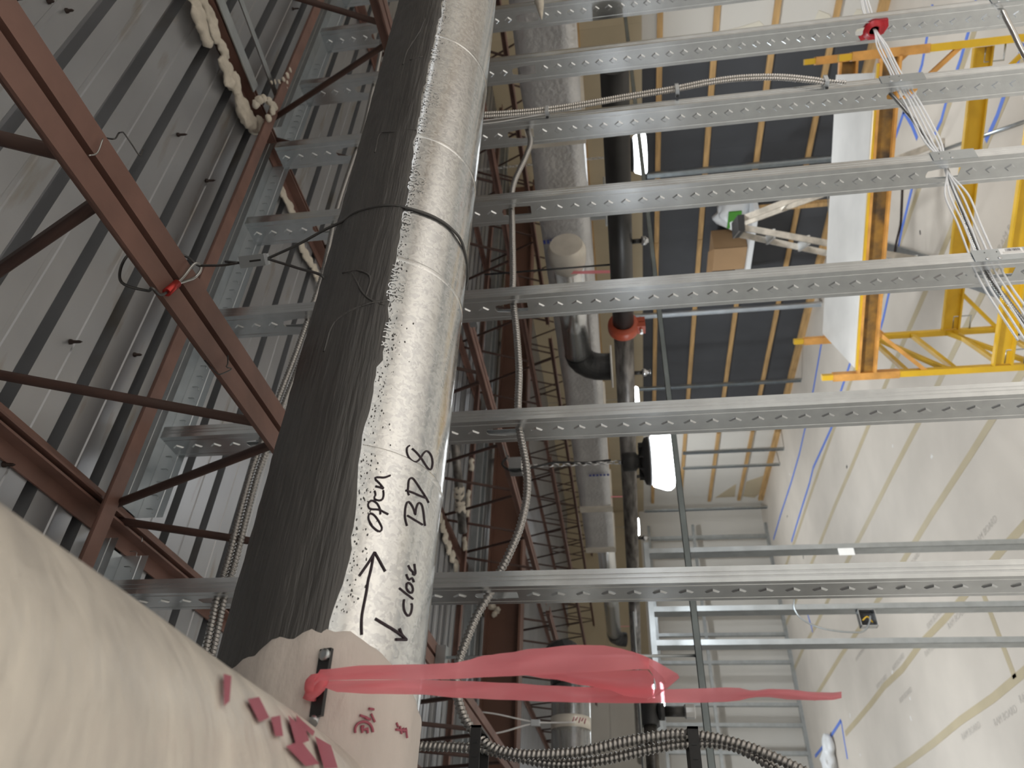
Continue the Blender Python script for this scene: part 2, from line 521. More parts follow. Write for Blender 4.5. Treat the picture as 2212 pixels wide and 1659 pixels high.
# --- far wall with its framing
wf = struct(MB().box2((U0, VW, ZF), (UW + 0.2, VW + 0.2, ZD)).build('wall_far', 'drywall'))
for a in range(-4, 8, 2):
    MB().box2((a, VW - .02, -0.42), (min(a + 2, UW) - .006, VW, 0.40)).build('wall_panel', 'drywall' if a < 3 else 'tan_board', wf)
    MB().box2((a, VW - .02, 0.406), (min(a + 2, UW) - .006, VW, ZD)).build('wall_panel', 'drywall' if a < 4 else 'tan_board', wf)
VS = VW - 0.35
ys = [1158, 1194, 1262, 1312, 1370, 1430, 1521, 1565, 1625]
for y in ys:
    u = hit(1560, y, 1, VS).x
    o = MB().box2((u - .03, VS, ZF), (u + .03, VS + .09, -0.62)).build('framing_stud', 'galv_dull', wf)
for z in (ZF, -1.55, -0.62):
    MB().box2((0.8, VS - .002, z), (7.4, VS + .094, z + .055)).build('framing_rail', 'galv_dull', wf)

# --- unseen near walls close the room
wl = struct(MB().box2((U0 - .2, V0w, ZF), (U0, VW + .2, ZD)).build('wall_left', 'drywall'))
wb = struct(MB().box2((U0 - .2, V0w - .2, ZF), (UW + .2, V0w, ZD)).build('wall_back', 'drywall'))

# =================================================================== STRUCTURAL STEEL
rodm = {}
def joist(U, Va, Vb, first, label, group=None, zb=0.624, zt=ZD, rr=0.0095):
    t = empty('bar_joist', (U, Va, zb), label, 'joist', group)
    L = 0.0381; th = 0.005; gap = 0.0064
    for sx in (-1, 1):
        for (z0, up) in ((zb, 1), (zt - 0.001, -1)):
            x0 = U + sx * gap
            poly = [(x0, Va, z0), (x0 + sx * L, Va, z0), (x0 + sx * L, Va, z0 + up * th), (x0 + sx * th, Va, z0 + up * th), (x0 + sx * th, Va, z0 + up * L), (x0, Va, z0 + up * L)]
            MB().prism(poly, (0, Vb - Va, 0)).build('chord_angle', 'brown', t)
    P = 0.585
    k = math.ceil((Va - first) / P)
    v = first + k * P
    while v < Vb + 0.1:
        for s in (-1, 1):
            a = Vector((U, v + s * 0.032, zb + 0.022)); b = Vector((U, v + s * (P / 2 - 0.03), zt - 0.024))
            if Va < min(a.y, b.y) and max(a.y, b.y) < Vb:
                key = (s, rr)
                if key not in rodm:
                    rodm[key] = MB().tube([Vector((0, s * -0.028, 0.002)), Vector((0, 0, 0)), b - a], rr, 8).build('web_rod', 'brown_dark', t, (0, 0, 0))
                    o = rodm[key]
                    o.location = a + Vector((0, 0, H)) - wloc(t); WL[o.name] = a + Vector((0, 0, H))
                else:
                    inst(rodm[key], a + Vector((0, 0, H)), t)
        v += P
    return t
JU = [0.765 + 1.515 * i for i in range(5)]
jl = ['brown steel bar joist from which the round duct hangs by a cable', 'brown steel bar joist carrying the high bay lamp chain and white fireproofing', 'brown steel bar joist with a small white rod clamp, beside the foil duct',
      'brown steel bar joist over the insulated foil duct, one past the rod clamp joist', 'brown steel bar joist closest to the batten wall']
for i, u in enumerate(JU):
    joist(u, -3.9, 5.78, 0.499, jl[i], 'bar joists of the near roof bay')
for i, u in enumerate([-0.75] + JU):
    joist(u, 6.02, 14.8, 6.3, 'brown far-bay bar joist in line with the near joist ' + ['over the branch duct', 'holding the round duct', 'holding the lamp chain', 'with the white rod clamp', 'over the foil duct', 'closest to the batten wall'][i], 'bar joists of the far roof bay')
joist(-0.75, -3.9, 5.78, 0.499, 'brown steel bar joist over the wrapped branch duct', 'bar joists of the near roof bay')
g = MB()
for poly in ([(5.80, .84), (6.0, .84), (6.0, .857), (5.80, .857)], [(5.80, 1.12), (6.0, 1.12), (6.0, 1.137), (5.80, 1.137)], [(5.895, .857), (5.905, .857), (5.905, 1.12), (5.895, 1.12)]):
    g.prism([(U0 + .1, a, b) for a, b in poly], (UW - U0 - .2, 0, 0))
tag(g.build('steel_girder', 'girder'), 'wide brown I-shaped steel girder crossing under the far joists', 'girder')
def angle_bar(name, v, z, L, label, u0=U0 + .05, u1=UW - .05, m='brown'):
    poly = [(u0, v, z), (u0, v + L, z), (u0, v + L, z + L), (u0, v + L - .005, z + L), (u0, v + L - .005, z + .005), (u0, v, z + .005)]
    return tag(MB().prism(poly, (u1 - u0, 0, 0)).build(name, m), label, 'angle iron')
angle_bar('bridging_angle', 1.275, 1.096, 0.04, 'brown bridging angle running along the slotted top track of the stud wall')
ba2 = angle_bar('bridging_angle', 4.74, 1.09, 0.045, 'brown bridging angle crusted with white fireproofing, between the stud wall and the girder')
for k, (u, l) in enumerate(((2.95, .10), (2.62, .22), (2.3, .10), (1.9, .08), (3.3, .15))):
    mb = MB()
    mb.tube(smooth([(u + l * t / 4 - l / 2, 4.735 + random.uniform(-.004, .006), 1.10 + random.uniform(-.008, .012)) for t in range(5)], .02), lambda i, a: 0.016 + 0.010 * noise.noise(Vector((i * .5, a, k))), 8)
    mb.build('fireproofing_crust', 'fireproof', ba2)
# row of galvanized channels by the second bridging line
for v, lab in ((5.05, 'galvanized channel closest to the crusted bridging angle under the deck'), (5.22, 'galvanized channel beside the brown girder under the deck')):
    tag(MB().box2((U0 + .1, v, 1.085), (UW - .1, v + .045, 1.134)).build('deck_channel', 'galv_dull'), lab, 'channel')

# =================================================================== STUD WALL
SV = 1.395; SW = 0.0921; SF = 0.0318
studs_u = [0.582 + 0.4055 * i for i in range(-2, 9)]
def stud_mesh():
    mb = MB()
    c = 0.0508
    z0 = 0.26 - c * 65; ncell = 65 + 17
    holes = {65 + 11, 65 + 12, 65 - 1, 65, 65 - 24 - 1, 65 - 24, 65 - 48 - 1, 65 - 48}
    z1 = z0 + ncell * c
    def fl(profile):
        mb.strip([Vector((x, y, z0)) for x, y in profile], [Vector((x, y, z1)) for x, y in profile], False)
    g = 0.0011
    fl([(0, .022), (0, .0165), (g, .0155), (g, .0135), (0, .0125), (0, 0), (.0085, 0), (.0095, g), (.0115, g), (.0125, 0), (.0175, 0), (.0185, g), (.0205, g), (.0215, 0), (SF, 0), (SF, .0085)])
    fl([(SF, SW - .0085), (SF, SW), (0, SW), (0, .0805), (g, .0795), (g, .0775), (0, .0765), (0, .070)])
    ya, yb, ym = .022, .070, .046
    i = 0
    while i < ncell:
        a = z0 + i * c
        if i in holes:
            b = a + 2 * c; m = a + c
            o = mb.add([(0, ya, a), (0, ym, a), (0, yb, a), (0, yb, m), (0, yb, b), (0, ym, b), (0, ya, b), (0, ya, m)])
            h = mb.add([(0, ym - .016, a + .006), (0, ym, a + .006), (0, ym + .016, a + .006), (0, ym + .0175, m), (0, ym + .011, b - .010), (0, ym, b - .006), (0, ym - .011, b - .010), (0, ym - .0175, m)])
            for k in range(8): mb.face((o + k, o + (k + 1) % 8, h + (k + 1) % 8, h + k))
            i += 2
            continue
        b = a + c; m = a + c / 2
        o = mb.add([(0, ya, a), (0, yb, a), (0, yb, b), (0, ya, b)])
        r = mb.add([(0, ym, m - .0150), (0, ym + .0125, m), (0, ym, m + .0150), (0, ym - .0125, m)])
        t = mb.add([(-.0030, ym, m - .0108), (-.0030, ym + .0088, m), (-.0030, ym, m + .0108), (-.0030, ym - .0088, m)])
        mb.face((o, o + 1, r)); mb.face((o + 1, r + 1, r)); mb.face((o + 1, o + 2, r + 1)); mb.face((o + 2, r + 2, r + 1))
        mb.face((o + 2, o + 3, r + 2)); mb.face((o + 3, r + 3, r + 2)); mb.face((o + 3, o, r + 3)); mb.face((o, r, r + 3))
        for k in range(4): mb.face((r + k, r + (k + 1) % 4, t + (k + 1) % 4, t + k))
        mb.face((t, t + 1, t + 2, t + 3))
        i += 1
    return mb
SZ = 0.26 - 0.0508 * 65
sm_ = stud_mesh()
slabels = {-2: 'galvanized steel wall stud far left of the pink ribbon, past the wrapped branch duct', -1: 'galvanized steel wall stud just left of the pink ribbon, by the cable strap',
           0: 'galvanized steel wall stud just right of the pink ribbon, pierced by the sagging armored cable', 1: 'galvanized steel wall stud beside the handwritten BD 8 on the duct',
           2: 'galvanized steel wall stud whose nail plate carries a barcode sticker', 3: 'galvanized steel wall stud next to the barcode-sticker stud, with a plain nail plate',
           4: 'galvanized steel wall stud with two armored cables clipped along its flange', 5: 'galvanized steel wall stud fitted with the red plastic grommet',
           6: 'galvanized steel wall stud one past the red-grommet stud', 7: 'galvanized steel wall stud two past the red-grommet stud', 8: 'galvanized steel wall stud three past the red-grommet stud'}
stud0 = None
STUD = {}
for i in range(-2, 9):
    u = 0.582 + 0.4055 * i
    w = Vector((u, SV, SZ + H))
    if stud0 is None:
        for v in sm_.v: v.z -= SZ
        o = sm_.build('wall_stud', 'galv', None, (0, 0, 0))
        o.location = w; WL[o.name] = w
        md = o.modifiers.new('sheet', 'SOLIDIFY'); md.thickness = 0.0010; md.offset = 0
        stud0 = o
    else:
        o = inst(stud0, w)
    tag(o, slabels[i], 'stud', 'studs of the open wall')
    STUD[i] = o
# top track: web, two flanges, punched slot marks
tt = empty('top_track', (2, SV, 1.12), 'slotted galvanized top track of the open stud wall under the deck', 'track')
segs = []
e = [U0 + .1] + sorted([-0.75] + JU) + [UW - .1]
for i in range(len(e) - 1):
    segs.append((e[i] + (.05 if i else 0), e[i + 1] - (.05 if i < len(e) - 2 else 0)))
def tflange(v, z0, z1, name, m):
    zz = [z0, z0 + .018, z0 + .0195, z0 + .021, z0 + .0225, z1]
    vv = [v, v, v - .0012, v - .0012, v, v]
    for a, b in segs:
        mb = MB()
        mb.strip([Vector((a, p, q)) for p, q in zip(vv, zz)], [Vector((b, p, q)) for p, q in zip(vv, zz)], False)
        mb.build(name, m, tt)
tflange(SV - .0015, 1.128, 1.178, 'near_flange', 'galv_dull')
tflange(SV + SW + .0015, 1.108, 1.178, 'far_flange', 'galv_bright')  # brighter metal than the near flange, painting in the light it catches
for a, b in segs: MB().box2((a, SV - .001, 1.1765), (b, SV + SW + .001, 1.1785)).build('track_web', 'galv_dull', tt)
mark = None
for k in range(70):
    u = 0.3 + k * 0.038
    w = Vector((u, SV + SW - .0005, 1.15 + H))
    if mark is None:
        mb = MB().tube([(-.006, 0, -.012), (.004, 0, -.010), (.008, 0, -.004), (.008, 0, .010)], .0009, 5)
        mark = mb.build('slot_mark', 'galv_dull', tt, (0, 0, 0)); mark.location = w - wloc(tt); WL[mark.name] = w
    else: inst(mark, w, tt)
# bottom track
tag(MB().box2((U0 + .2, SV - .002, ZF), (UW - .06, SV + SW + .002, ZF + .006)).box2((U0 + .2, SV - .003, ZF), (UW - .06, SV - .0015, ZF + .032)).box2((U0 + .2, SV + SW + .0015, ZF), (UW - .06, SV + SW + .003, ZF + .032)).build('bottom_track', 'galv_dull'),
    'galvanized bottom track holding the feet of the open wall studs', 'track')
# nail plates with screws, and the sticker
def nail_plate(i, zc, lab, sticker=False, l=0.115):
    u = 0.582 + 0.4055 * i
    t = empty('nail_plate', (u + .016, SV - .002, zc), lab, 'plate')
    MB().box2((u - .0045, SV - .0032, zc - l / 2), (u + SF + .004, SV - .0017, zc + l / 2)).build('plate', 'galv_dull', t)
    for dz in (.036, .008):
        MB().lathe((u + .003, SV - .0032, zc + dz), [(.0048, 0), (.0044, .0012), (.002, .002)], 12, (0, -1, 0)).build('screw_head', 'screw', t)
        MB().lathe((u + .025, SV - .0032, zc + dz), [(.0018, 0), (.0018, .0003)], 8, (0, -1, 0)).build('punch_hole', 'black_plastic', t)
    if sticker:
        s = MB().box2((u + .014, SV - .0036, zc - .052), (u + .034, SV - .0032, zc + .002)).build('barcode_sticker', 'white_label', t)
        z = zc - .046
        r2 = random.Random(5)
        while z < zc - .012:
            wz = r2.choice((.0008, .0012, .002))
            MB().box2((u + .024, SV - .0038, z), (u + .0325, SV - .0036, z + wz)).build('bar', 'ink', s); z += wz + r2.choice((.0008, .0014))
        for x in (.017, .0195, .022):
            MB().box2((u + x, SV - .0038, zc - .048), (u + x + .0008, SV - .0036, zc - .004)).build('print_line', 'grey_print', s)
    return t
nail_plate(2, hit(2165, 556, 1, SV).z, 'galvanized nail plate with a white barcode sticker screwed to a wall stud', True, 0.13)
nail_plate(3, hit(2060, 337, 1, SV).z, 'plain galvanized nail plate on the stud beside the barcode-sticker stud')
nail_plate(4, hit(1948, 168, 1, SV).z, 'plain galvanized nail plate on the stud next to the red grommet stud', False, 0.13)
nail_plate(5, hit(2180, 0, 1, SV).z, 'plain galvanized nail plate low on the red grommet stud')
# red grommet
u5 = 0.582 + 0.4055 * 5
gc = hit(1887, 64, 0, u5 - .003)
gr = empty('cable_grommet', (u5, gc.y, gc.z - .03), 'red plastic cable grommet snapped into a stud knockout', 'grommet')
ringp = [(.034, 0), (.036, .004), (.024, .005), (.0215, .012), (.017, .012), (.017, 0)]
MB().lathe((u5 - .002, gc.y, gc.z), ringp, 20, (-1, 0, 0)).build('grommet_ring', 'red_plastic', gr)
MB().prism([(u5 - .002, gc.y + a, gc.z + b) for a, b in ((-.034, -.012), (-.034, -.04), (-.008, -.047), (.018, -.036), (.02, -.02))], (-.004, 0, 0)).build('snap_tab', 'red_plastic', gr)
MB().prism([(u5 - .002, gc.y + a, gc.z + b) for a, b in ((.010, .030), (.022, .045), (.034, .036), (.032, .020))], (-.004, 0, 0)).build('snap_tab', 'red_plastic', gr)

# =================================================================== ROUND DUCT
def cp(u, ang, off=0.0):               # point on the duct: angle from the camera-facing side (-Y), positive upwards
    r = DR + off
    return Vector((u, DV - r * math.cos(ang), DZ + r * math.sin(ang)))
def ang_of(p): return math.atan2(p.z - DZ, -(p.y - DV))
duct = empty('round_duct', (1.5, DV, DZ - DR), 'galvanized eight inch round duct with grey sealant and black marker writing', 'duct')
UE = 0.13
mb = MB()
us = [UE + 0.03 * k for k in range(int((5.2 - UE) / .03) + 1)]
n = 72
for i, u in enumerate(us):
    for k in range(n): mb.v.append(cp(u, 2 * math.pi * k / n))
for i in range(len(us) - 1):
    for k in range(n): mb.face((i * n + k, i * n + (k + 1) % n, (i + 1) * n + (k + 1) % n, (i + 1) * n + k), True)
pipe = mb.build('duct_pipe', 'duct', duct)
# grey brushed sealant over the top half, with a ragged edge
edge = [(958, 0), (945, 60), (925, 150), (908, 230), (894, 330), (885, 400), (868, 470), (865, 520), (846, 600), (838, 700), (828, 760), (806, 850), (786, 930), (775, 1020), (768, 1120), (757, 1200), (742, 1260), (722, 1320), (704, 1380), (690, 1430), (684, 1490), (690, 1560)]
EP = [(oncyl(x, y).x, ang_of(oncyl(x, y))) for x, y in edge]
EP.sort()
def edge_at(u):
    if u <= EP[0][0]: a = EP[0][1]
    elif u >= EP[-1][0]: a = EP[-1][1]
    else:
        for (a0, b0), (a1, b1) in zip(EP, EP[1:]):
            if a0 <= u <= a1:
                a = b0 + (b1 - b0) * (u - a0) / max(1e-6, a1 - a0); break
    return a + 0.045 * noise.noise(Vector((u * 22, 0, 0))) + 0.03 * noise.noise(Vector((u * 70, 3, 0)))
mb = MB()
uu = [UE + .012 * k for k in range(int((5.1 - UE) / .012))]
na = 46
for u in uu:
    a0 = edge_at(u); a1 = 2.1 + .06 * noise.noise(Vector((u * 12, 9, 0)))
    for k in range(na):
        t = k / (na - 1)
        a = a0 + (a1 - a0) * t
        h = 0.0018 + 0.0011 * noise.noise(Vector((u * 6, a * 28, 1))) + 0.0010 * noise.noise(Vector((u * 40, a * 9, 4)))
        if k == 0 or k == na - 1: h = -0.0002
        elif k == 1 or k == na - 2: h += .0006
        mb.v.append(cp(u, a, h))
for i in range(len(uu) - 1):
    for k in range(na - 1): mb.face((i * na + k, i * na + k + 1, (i + 1) * na + k + 1, (i + 1) * na + k), True)
mast = mb.build('sealant_coat', 'mastic', duct)
def ring(u, w=0.0045, h=0.0010):
    mb = MB(); prof = [(-w, 0.0), (-w * .5, h), (0, h * .35), (w * .5, h), (w, 0)]
    n = 64; a1 = edge_at(u) - .01; a0 = -4.0
    for a, b in prof:
        for k in range(n): mb.v.append(cp(u + a, a0 + (a1 - a0) * k / (n - 1), b))
    for i in range(4):
        for k in range(n - 1): mb.face((i * n + k, i * n + k + 1, (i + 1) * n + k + 1, (i + 1) * n + k), True)
    return mb.build('joint_bead', 'duct', duct)
for px, py in ((1000, 100), (985, 330), (950, 598), (892, 1002)):
    ring(oncyl(px, py).x)
mb = MB()
rs2 = random.Random(11)
for q in range(900):
    u = rs2.uniform(UE + .1, 1.9)
    a = edge_at(u) - abs(rs2.gauss(0, .10 if u < .62 else .05)) - .01
    r0 = rs2.uniform(.0003, .0011)
    if u < .2 and a > .1: continue
    b0 = len(mb.v); m = 6
    for kk in range(m):
        t = 2 * math.pi * kk / m
        mb.v.append(cp(u + r0 * 1.7 * math.cos(t) * rs2.uniform(.6, 1.3), a + r0 / DR * math.sin(t) * rs2.uniform(.6, 1.3), .0002))
    mb.v.append(cp(u, a, .0006))
    for kk in range(m): mb.face((b0 + kk, b0 + (kk + 1) % m, b0 + m), True)
sp_o = mb.build('sealant_specks', 'mastic', mast)
sp_o['kind'] = 'stuff'
# thick ridges where brush strokes meet
for pix in ([(790, 640), (800, 600), (775, 585), (740, 590)], [(700, 760), (720, 700), (760, 670), (800, 655), (835, 650)], [(810, 330), (820, 290), (845, 285), (900, 280)], [(870, 140), (880, 110), (905, 70), (918, 40)], [(885, 130), (915, 122)], [(760, 590), (790, 640), (832, 660)]):
    P = smooth([oncyl(x, y, .0018) for x, y in pix], .006)
    MB().tube(P, lambda i, a: .0016 + .0009 * noise.noise(Vector((i * .7, a, 2))), 6).build('sealant_ridge', 'mastic', mast)
# embossed stamps in the seam
def duct_text(s, px, py, size, name='embossed_lettering', m='duct', off=.0007):
    p = oncyl(px, py); a0 = ang_of(p)
    mb = MB()
    put_text(mb, s, size, lambda x, y: cp(p.x + x, a0 + y / DR, off + .0008))
    mb.build(name, m, duct)
for px, py in ((943, 130), (918, 285), (884, 500), (838, 752)): duct_text('8 DIA', px, py, .017)
for px, py in ((928, 230), (896, 415), (851, 655)): duct_text('CROWN', px, py, .017)
for px, py in ((945, 228), (914, 418), (870, 655)): duct_text('30 GA', px, py, .014)
# marker writing
def stroke(mb, pts, ox, oy, sc, r=.0011):
    P = smooth([oncyl(ox + x * sc, oy + y * sc, .0004) for x, y in pts], .0025)
    mb.tube(P, r, 6)
def writing(name, strokes, ox, oy, sc, r=.0011):
    mb = MB()
    for s in strokes: stroke(mb, s, ox, oy, sc, r)
    return mb.build(name, 'ink', duct)
k = 400 / 2212
writing('handwritten_open', [
    [(905, 1300), (870, 1240), (862, 1190), (880, 1155), (920, 1165), (965, 1215), (1010, 1290), (1025, 1340), (1000, 1370), (960, 1355), (900, 1300), (875, 1250)],
    [(1005, 1165), (1000, 1100), (960, 1030), (900, 1000), (860, 1040), (870, 1090), (910, 1105), (990, 1110), (1050, 1140), (1100, 1165)],
    [(935, 885), (948, 930), (930, 975), (985, 1000), (1030, 985), (1045, 930), (1040, 880)],
    [(945, 830), (990, 840), (1045, 858)], [(1045, 858), (990, 790), (942, 742), (965, 722), (1050, 725), (1125, 700)]], 640, 900, k)
writing('handwritten_BD_8', [
    [(1325, 1305), (1305, 1230), (1300, 1150), (1310, 1070), (1335, 1015), (1375, 1045), (1410, 1120), (1423, 1175), (1435, 1090), (1465, 1030), (1500, 1050), (1520, 1130), (1530, 1220), (1540, 1305)],
    [(1330, 1180), (1420, 1235), (1510, 1290)],
    [(1350, 940), (1335, 900), (1340, 830), (1345, 770), (1365, 735), (1400, 740), (1450, 810), (1510, 900), (1560, 980), (1585, 1030)],
    [(1310, 880), (1390, 905), (1480, 945), (1560, 975)],
    [(1355, 345), (1325, 370), (1325, 430), (1350, 490), (1400, 535), (1445, 535), (1490, 490), (1520, 440), (1560, 410), (1600, 440), (1625, 500), (1630, 570), (1610, 630), (1570, 610), (1530, 550), (1490, 490), (1440, 430), (1385, 380)]], 640, 900, k)
writing('handwritten_arrow', [
    [(1003, 945), (1000, 850), (1005, 720), (1030, 580), (1060, 430), (1080, 300), (1110, 180), (1130, 80), (1145, -20), (1158, -40)],
    [(1158, -40), (1080, 90), (975, 240)], [(1158, -40), (1220, 70), (1285, 190)]], 600, 1200, k, .0014)
writing('handwritten_close', [
    [(1512, 525), (1505, 590), (1515, 660), (1545, 710), (1570, 718), (1595, 680), (1608, 610), (1600, 570)],
    [(1455, 390), (1530, 450), (1618, 518)],
    [(1545, 330), (1540, 390), (1570, 435), (1605, 445), (1618, 400), (1600, 350), (1560, 325), (1545, 335)],
    [(1537, 220), (1555, 270), (1575, 290), (1600, 268), (1618, 285), (1630, 325)],
    [(1560, 115), (1585, 165), (1615, 195)], [(1635, 100), (1640, 150), (1648, 200), (1640, 230), (1620, 225), (1618, 190)]], 600, 1200, k)
writing('handwritten_arrow', [
    [(1165, 755), (1290, 830), (1420, 910), (1540, 1005)], [(1410, 1003), (1480, 1004), (1540, 1005)], [(1540, 1005), (1485, 945), (1455, 870)]], 600, 1200, k, .0015)
# white tape wrap on the left end
mb = MB()
nu, na = 26, 60
for i in range(nu):
    for kk in range(na):
        a = -2.4 + 4.0 * kk / (na - 1)
        e1 = 0.205 + 0.025 * math.sin(a * 2.1 + 2.4) + .006 * noise.noise(Vector((a * 6, 0, 0)))
        u = 0.085 + (e1 - 0.085) * i / (nu - 1)
        h = .0034 + .0013 * noise.noise(Vector((u * 30, a * 5, 0))) + .0008 * noise.noise(Vector((u * 90, a * 14, 3)))
        if i == nu - 1: h = .0005
        mb.v.append(cp(u, a, h))
for i in range(nu - 1):
    for kk in range(na - 1): mb.face((i * na + kk, i * na + kk + 1, (i + 1) * na + kk + 1, (i + 1) * na + kk), True)
wrap = mb.build('tape_wrap', 'wrap', duct)
mb = MB()
def pst(mb, pts, r): mb.tube(smooth([oncyl(620 + x * k, 1359 + y * k, .0050) for x, y in pts], .002), r, 5)
pst(mb, [(815, 1240), (815, 1180), (850, 1125), (920, 1105), (985, 1130), (1020, 1190), (1025, 1240)], .0012)
for q in ([(890, 1170), (900, 1240)], [(900, 1205), (965, 1190)], [(960, 1175), (965, 1245)], [(880, 1165), (920, 1160)], [(1005, 1010), (1050, 1110)], [(975, 950), (1040, 960)], [(870, 1030), (960, 1060)], [(930, 1060), (1000, 1080)],
          [(1310, 1120), (1330, 1170)], [(1350, 1160), (1370, 1250)], [(1390, 1180), (1400, 1240)], [(1300, 1200), (1430, 1210)], [(1420, 1180), (1435, 1300)]):
    pst(mb, [q[0], ((q[0][0] + q[1][0]) / 2, (q[0][1] + q[1][1]) / 2), q[1]], .0011)
mb.build('red_stamp', 'red_print', wrap)
# damper handle
hb = empty('damper_handle', tuple(oncyl(690, 1480, .006)), None)
hp = [oncyl(x, y, .007) for x, y in ((706, 1402), (700, 1440), (692, 1490), (684, 1545))]
mb = MB()
for a, b in zip(hp, hp[1:]): mb.bar(a, b + (b - a) * .05, .012, .004, (0, -1, .3))
hb['label'] = 'dark grey slotted damper handle on the duct under the ribbon knot'; hb['category'] = 'handle'
mb.build('handle_bar', 'black_metal', hb)
c = oncyl(703, 1415, .0095)
MB().lathe(c, [(.0055, 0), (.0052, .003), (.002, .0036)], 12, (0, -1, .3)).build('rivet', 'galv_dull', hb)
MB().tube([oncyl(684, 1545, .002), oncyl(676, 1562, .01)], .004, 8).build('damper_shaft', 'galv_dull', hb)

# =================================================================== WRAPPED BRANCH DUCT close to the camera
BU, BZ, BR = 0.038, 0.307, 0.115
bd = empty('branch_duct', (BU, 0, BZ - BR), 'thick white tape-wrapped branch duct with faded red print, close overhead', 'duct')
mb = MB()
vs = [-1.6 + .03 * i for i in range(int((0.845 + 1.6) / .03) + 1)]
n = 64
for i, v in enumerate(vs):
    for kk in range(n):
        a = 2 * math.pi * kk / n
        r = BR + .0016 * noise.noise(Vector((v * 9, math.cos(a) * 3, math.sin(a) * 3)))
        mb.v.append(Vector((BU + r * math.cos(a), v, BZ + r * math.sin(a))))
for i in range(len(vs) - 1):
    for kk in range(n): mb.face((i * n + kk, i * n + (kk + 1) % n, (i + 1) * n + (kk + 1) % n, (i + 1) * n + kk), True)
mb.face([(len(vs) - 1) * n + kk for kk in range(n)]); mb.face([kk for kk in range(n)][::-1])
mb.build('duct_shell', 'wrap_branch', bd)
def bhit(x, y):
    d = ray(x, y); rr = BR + .0024
    a = d.x * d.x + d.z * d.z; b = -(d.x * BU + d.z * BZ); c = BU * BU + BZ * BZ - rr * rr
    D = b * b - a * c
    return d * ((-b - math.sqrt(D)) / a) if D > 0 else None
def bpatch(poly, m, name):
    # poly in pixels, filled as a small grid draped on the branch duct
    (x0, y0), (x1, y1), (x2, y2), (x3, y3) = poly
    mb = MB(); N = 6; ok = True
    for i in range(N):
        for j in range(N):
            s, t = i / (N - 1), j / (N - 1)
            x = (x0 * (1 - s) + x1 * s) * (1 - t) + (x3 * (1 - s) + x2 * s) * t
            y = (y0 * (1 - s) + y1 * s) * (1 - t) + (y3 * (1 - s) + y2 * s) * t
            p = bhit(x, y)
            if p is None: return
            mb.v.append(p)
    for i in range(N - 1):
        for j in range(N - 1): mb.face((i * N + j, i * N + j + 1, (i + 1) * N + j + 1, (i + 1) * N + j), True)
    mb.build(name, m, bd)
for poly in ([(535, 1510), (560, 1505), (582, 1550), (560, 1560)], [(585, 1550), (605, 1545), (612, 1590), (595, 1590)], [(622, 1545), (660, 1575), (668, 1600), (640, 1610)], [(618, 1612), (650, 1600), (690, 1650), (660, 1655)], [(680, 1590), (715, 1610), (730, 1659), (700, 1659)], [(483, 1455), (500, 1460), (496, 1515), (484, 1525)], [(640, 1545), (680, 1580), (676, 1590), (640, 1560)]):
    bpatch(poly, 'red_print', 'red_stamp')

# =================================================================== CABLE HANGER ON THE DUCT
ZB = 0.624
hang = empty('cable_hanger', tuple(hit(420, 580, 2, ZB - .02)), 'steel wire rope hanger with red ferrule and grey lock holding the round duct', 'hanger')
u1 = JU[0]
fer = [hit(360, 632, 2, ZB - .006), hit(383, 612, 2, ZB - .007)]
lp = [fer[1], hit(398, 596, 2, ZB - .007), hit(412, 578, 2, ZB - .009), hit(422, 569, 2, ZB - .012), hit(433, 572, 2, ZB - .015), hit(433, 585, 2, ZB - .014), hit(420, 600, 2, ZB - .009), hit(402, 607, 2, ZB - .007), fer[1] + Vector((.003, .003, 0))]
MB().tube(smooth(lp, .003), .0022, 7).build('cable_eye', 'steel_cable', hang)
MB().tube([fer[0], fer[1]], .0062, 10).build('ferrule', 'red_anodised', hang)
vv = fer[0].y
neck = [fer[0], hit(345, 637, 2, ZB - .006), hit(328, 622, 2, ZB - .004), Vector((u1 - .050, vv - .015, ZB + .012)), Vector((u1 - .044, vv - .03, ZB + .045)), Vector((u1, vv - .035, ZB + .052)), Vector((u1 + .046, vv - .02, ZB + .04)), hit(398, 552, 2, ZB + .008), hit(420, 568, 2, ZB - .010), hit(432, 575, 2, ZB - .013)]
MB().tube(smooth(neck, .004), .0021, 7).build('choker_cable', 'dark_cable', hang)
E1 = hit(431, 574, 2, ZB - .013)
D1 = oncyl(742, 477, .002); D2 = oncyl(700, 600, .002)
G0 = E1.lerp((D1 + D2) / 2, .34)
def online(px, py, near):              # point on the pixel ray closest to a 3D guess
    d = ray(px, py).normalized(); return d * d.dot(near)
Ga = online(520, 567, G0); Gb = online(574, 560, G0 + (D1 - E1) * .12)
MB().tube(smooth([E1, online(480, 573, E1.lerp(Ga, .5)), Ga, Gb], .006), .0020, 7).build('tension_cable', 'dark_cable', hang)
MB().tube([online(487, 565, E1.lerp(Ga, .6)), Ga + Vector((0, 0, .004))], .0020, 7).build('cable_tail', 'dark_cable', hang)
ax = (Gb - Ga).normalized()
lk = MB(); lk.bar(Ga, Gb, .0175, .010, tuple(ray(545, 565).normalized() * -1)); lk.build('cable_lock', 'galv_dull', hang)
MB().bar(Gb, Gb + ax * .004, .016, .009, tuple(ray(545, 565).normalized() * -1)).build('lock_cap', 'galv_bright', hang)
MB().bar(Ga.lerp(Gb, .35) + ray(545, 565).normalized() * -.0052, Ga.lerp(Gb, .8) + ray(545, 565).normalized() * -.0052, .0028, .0006, tuple(ray(545, 565).normalized() * -1)).build('lock_slot', 'black_plastic', hang)
loop = [Gb, online(640, 530, Gb.lerp(D1, .4)), online(700, 497, Gb.lerp(D1, .75)), D1] + [oncyl(x, y, .0022) for x, y in ((768, 459), (810, 447), (850, 444), (900, 455), (940, 470), (975, 494), (1000, 530))]
a_end = ang_of(loop[-1]); u_end = loop[-1].x
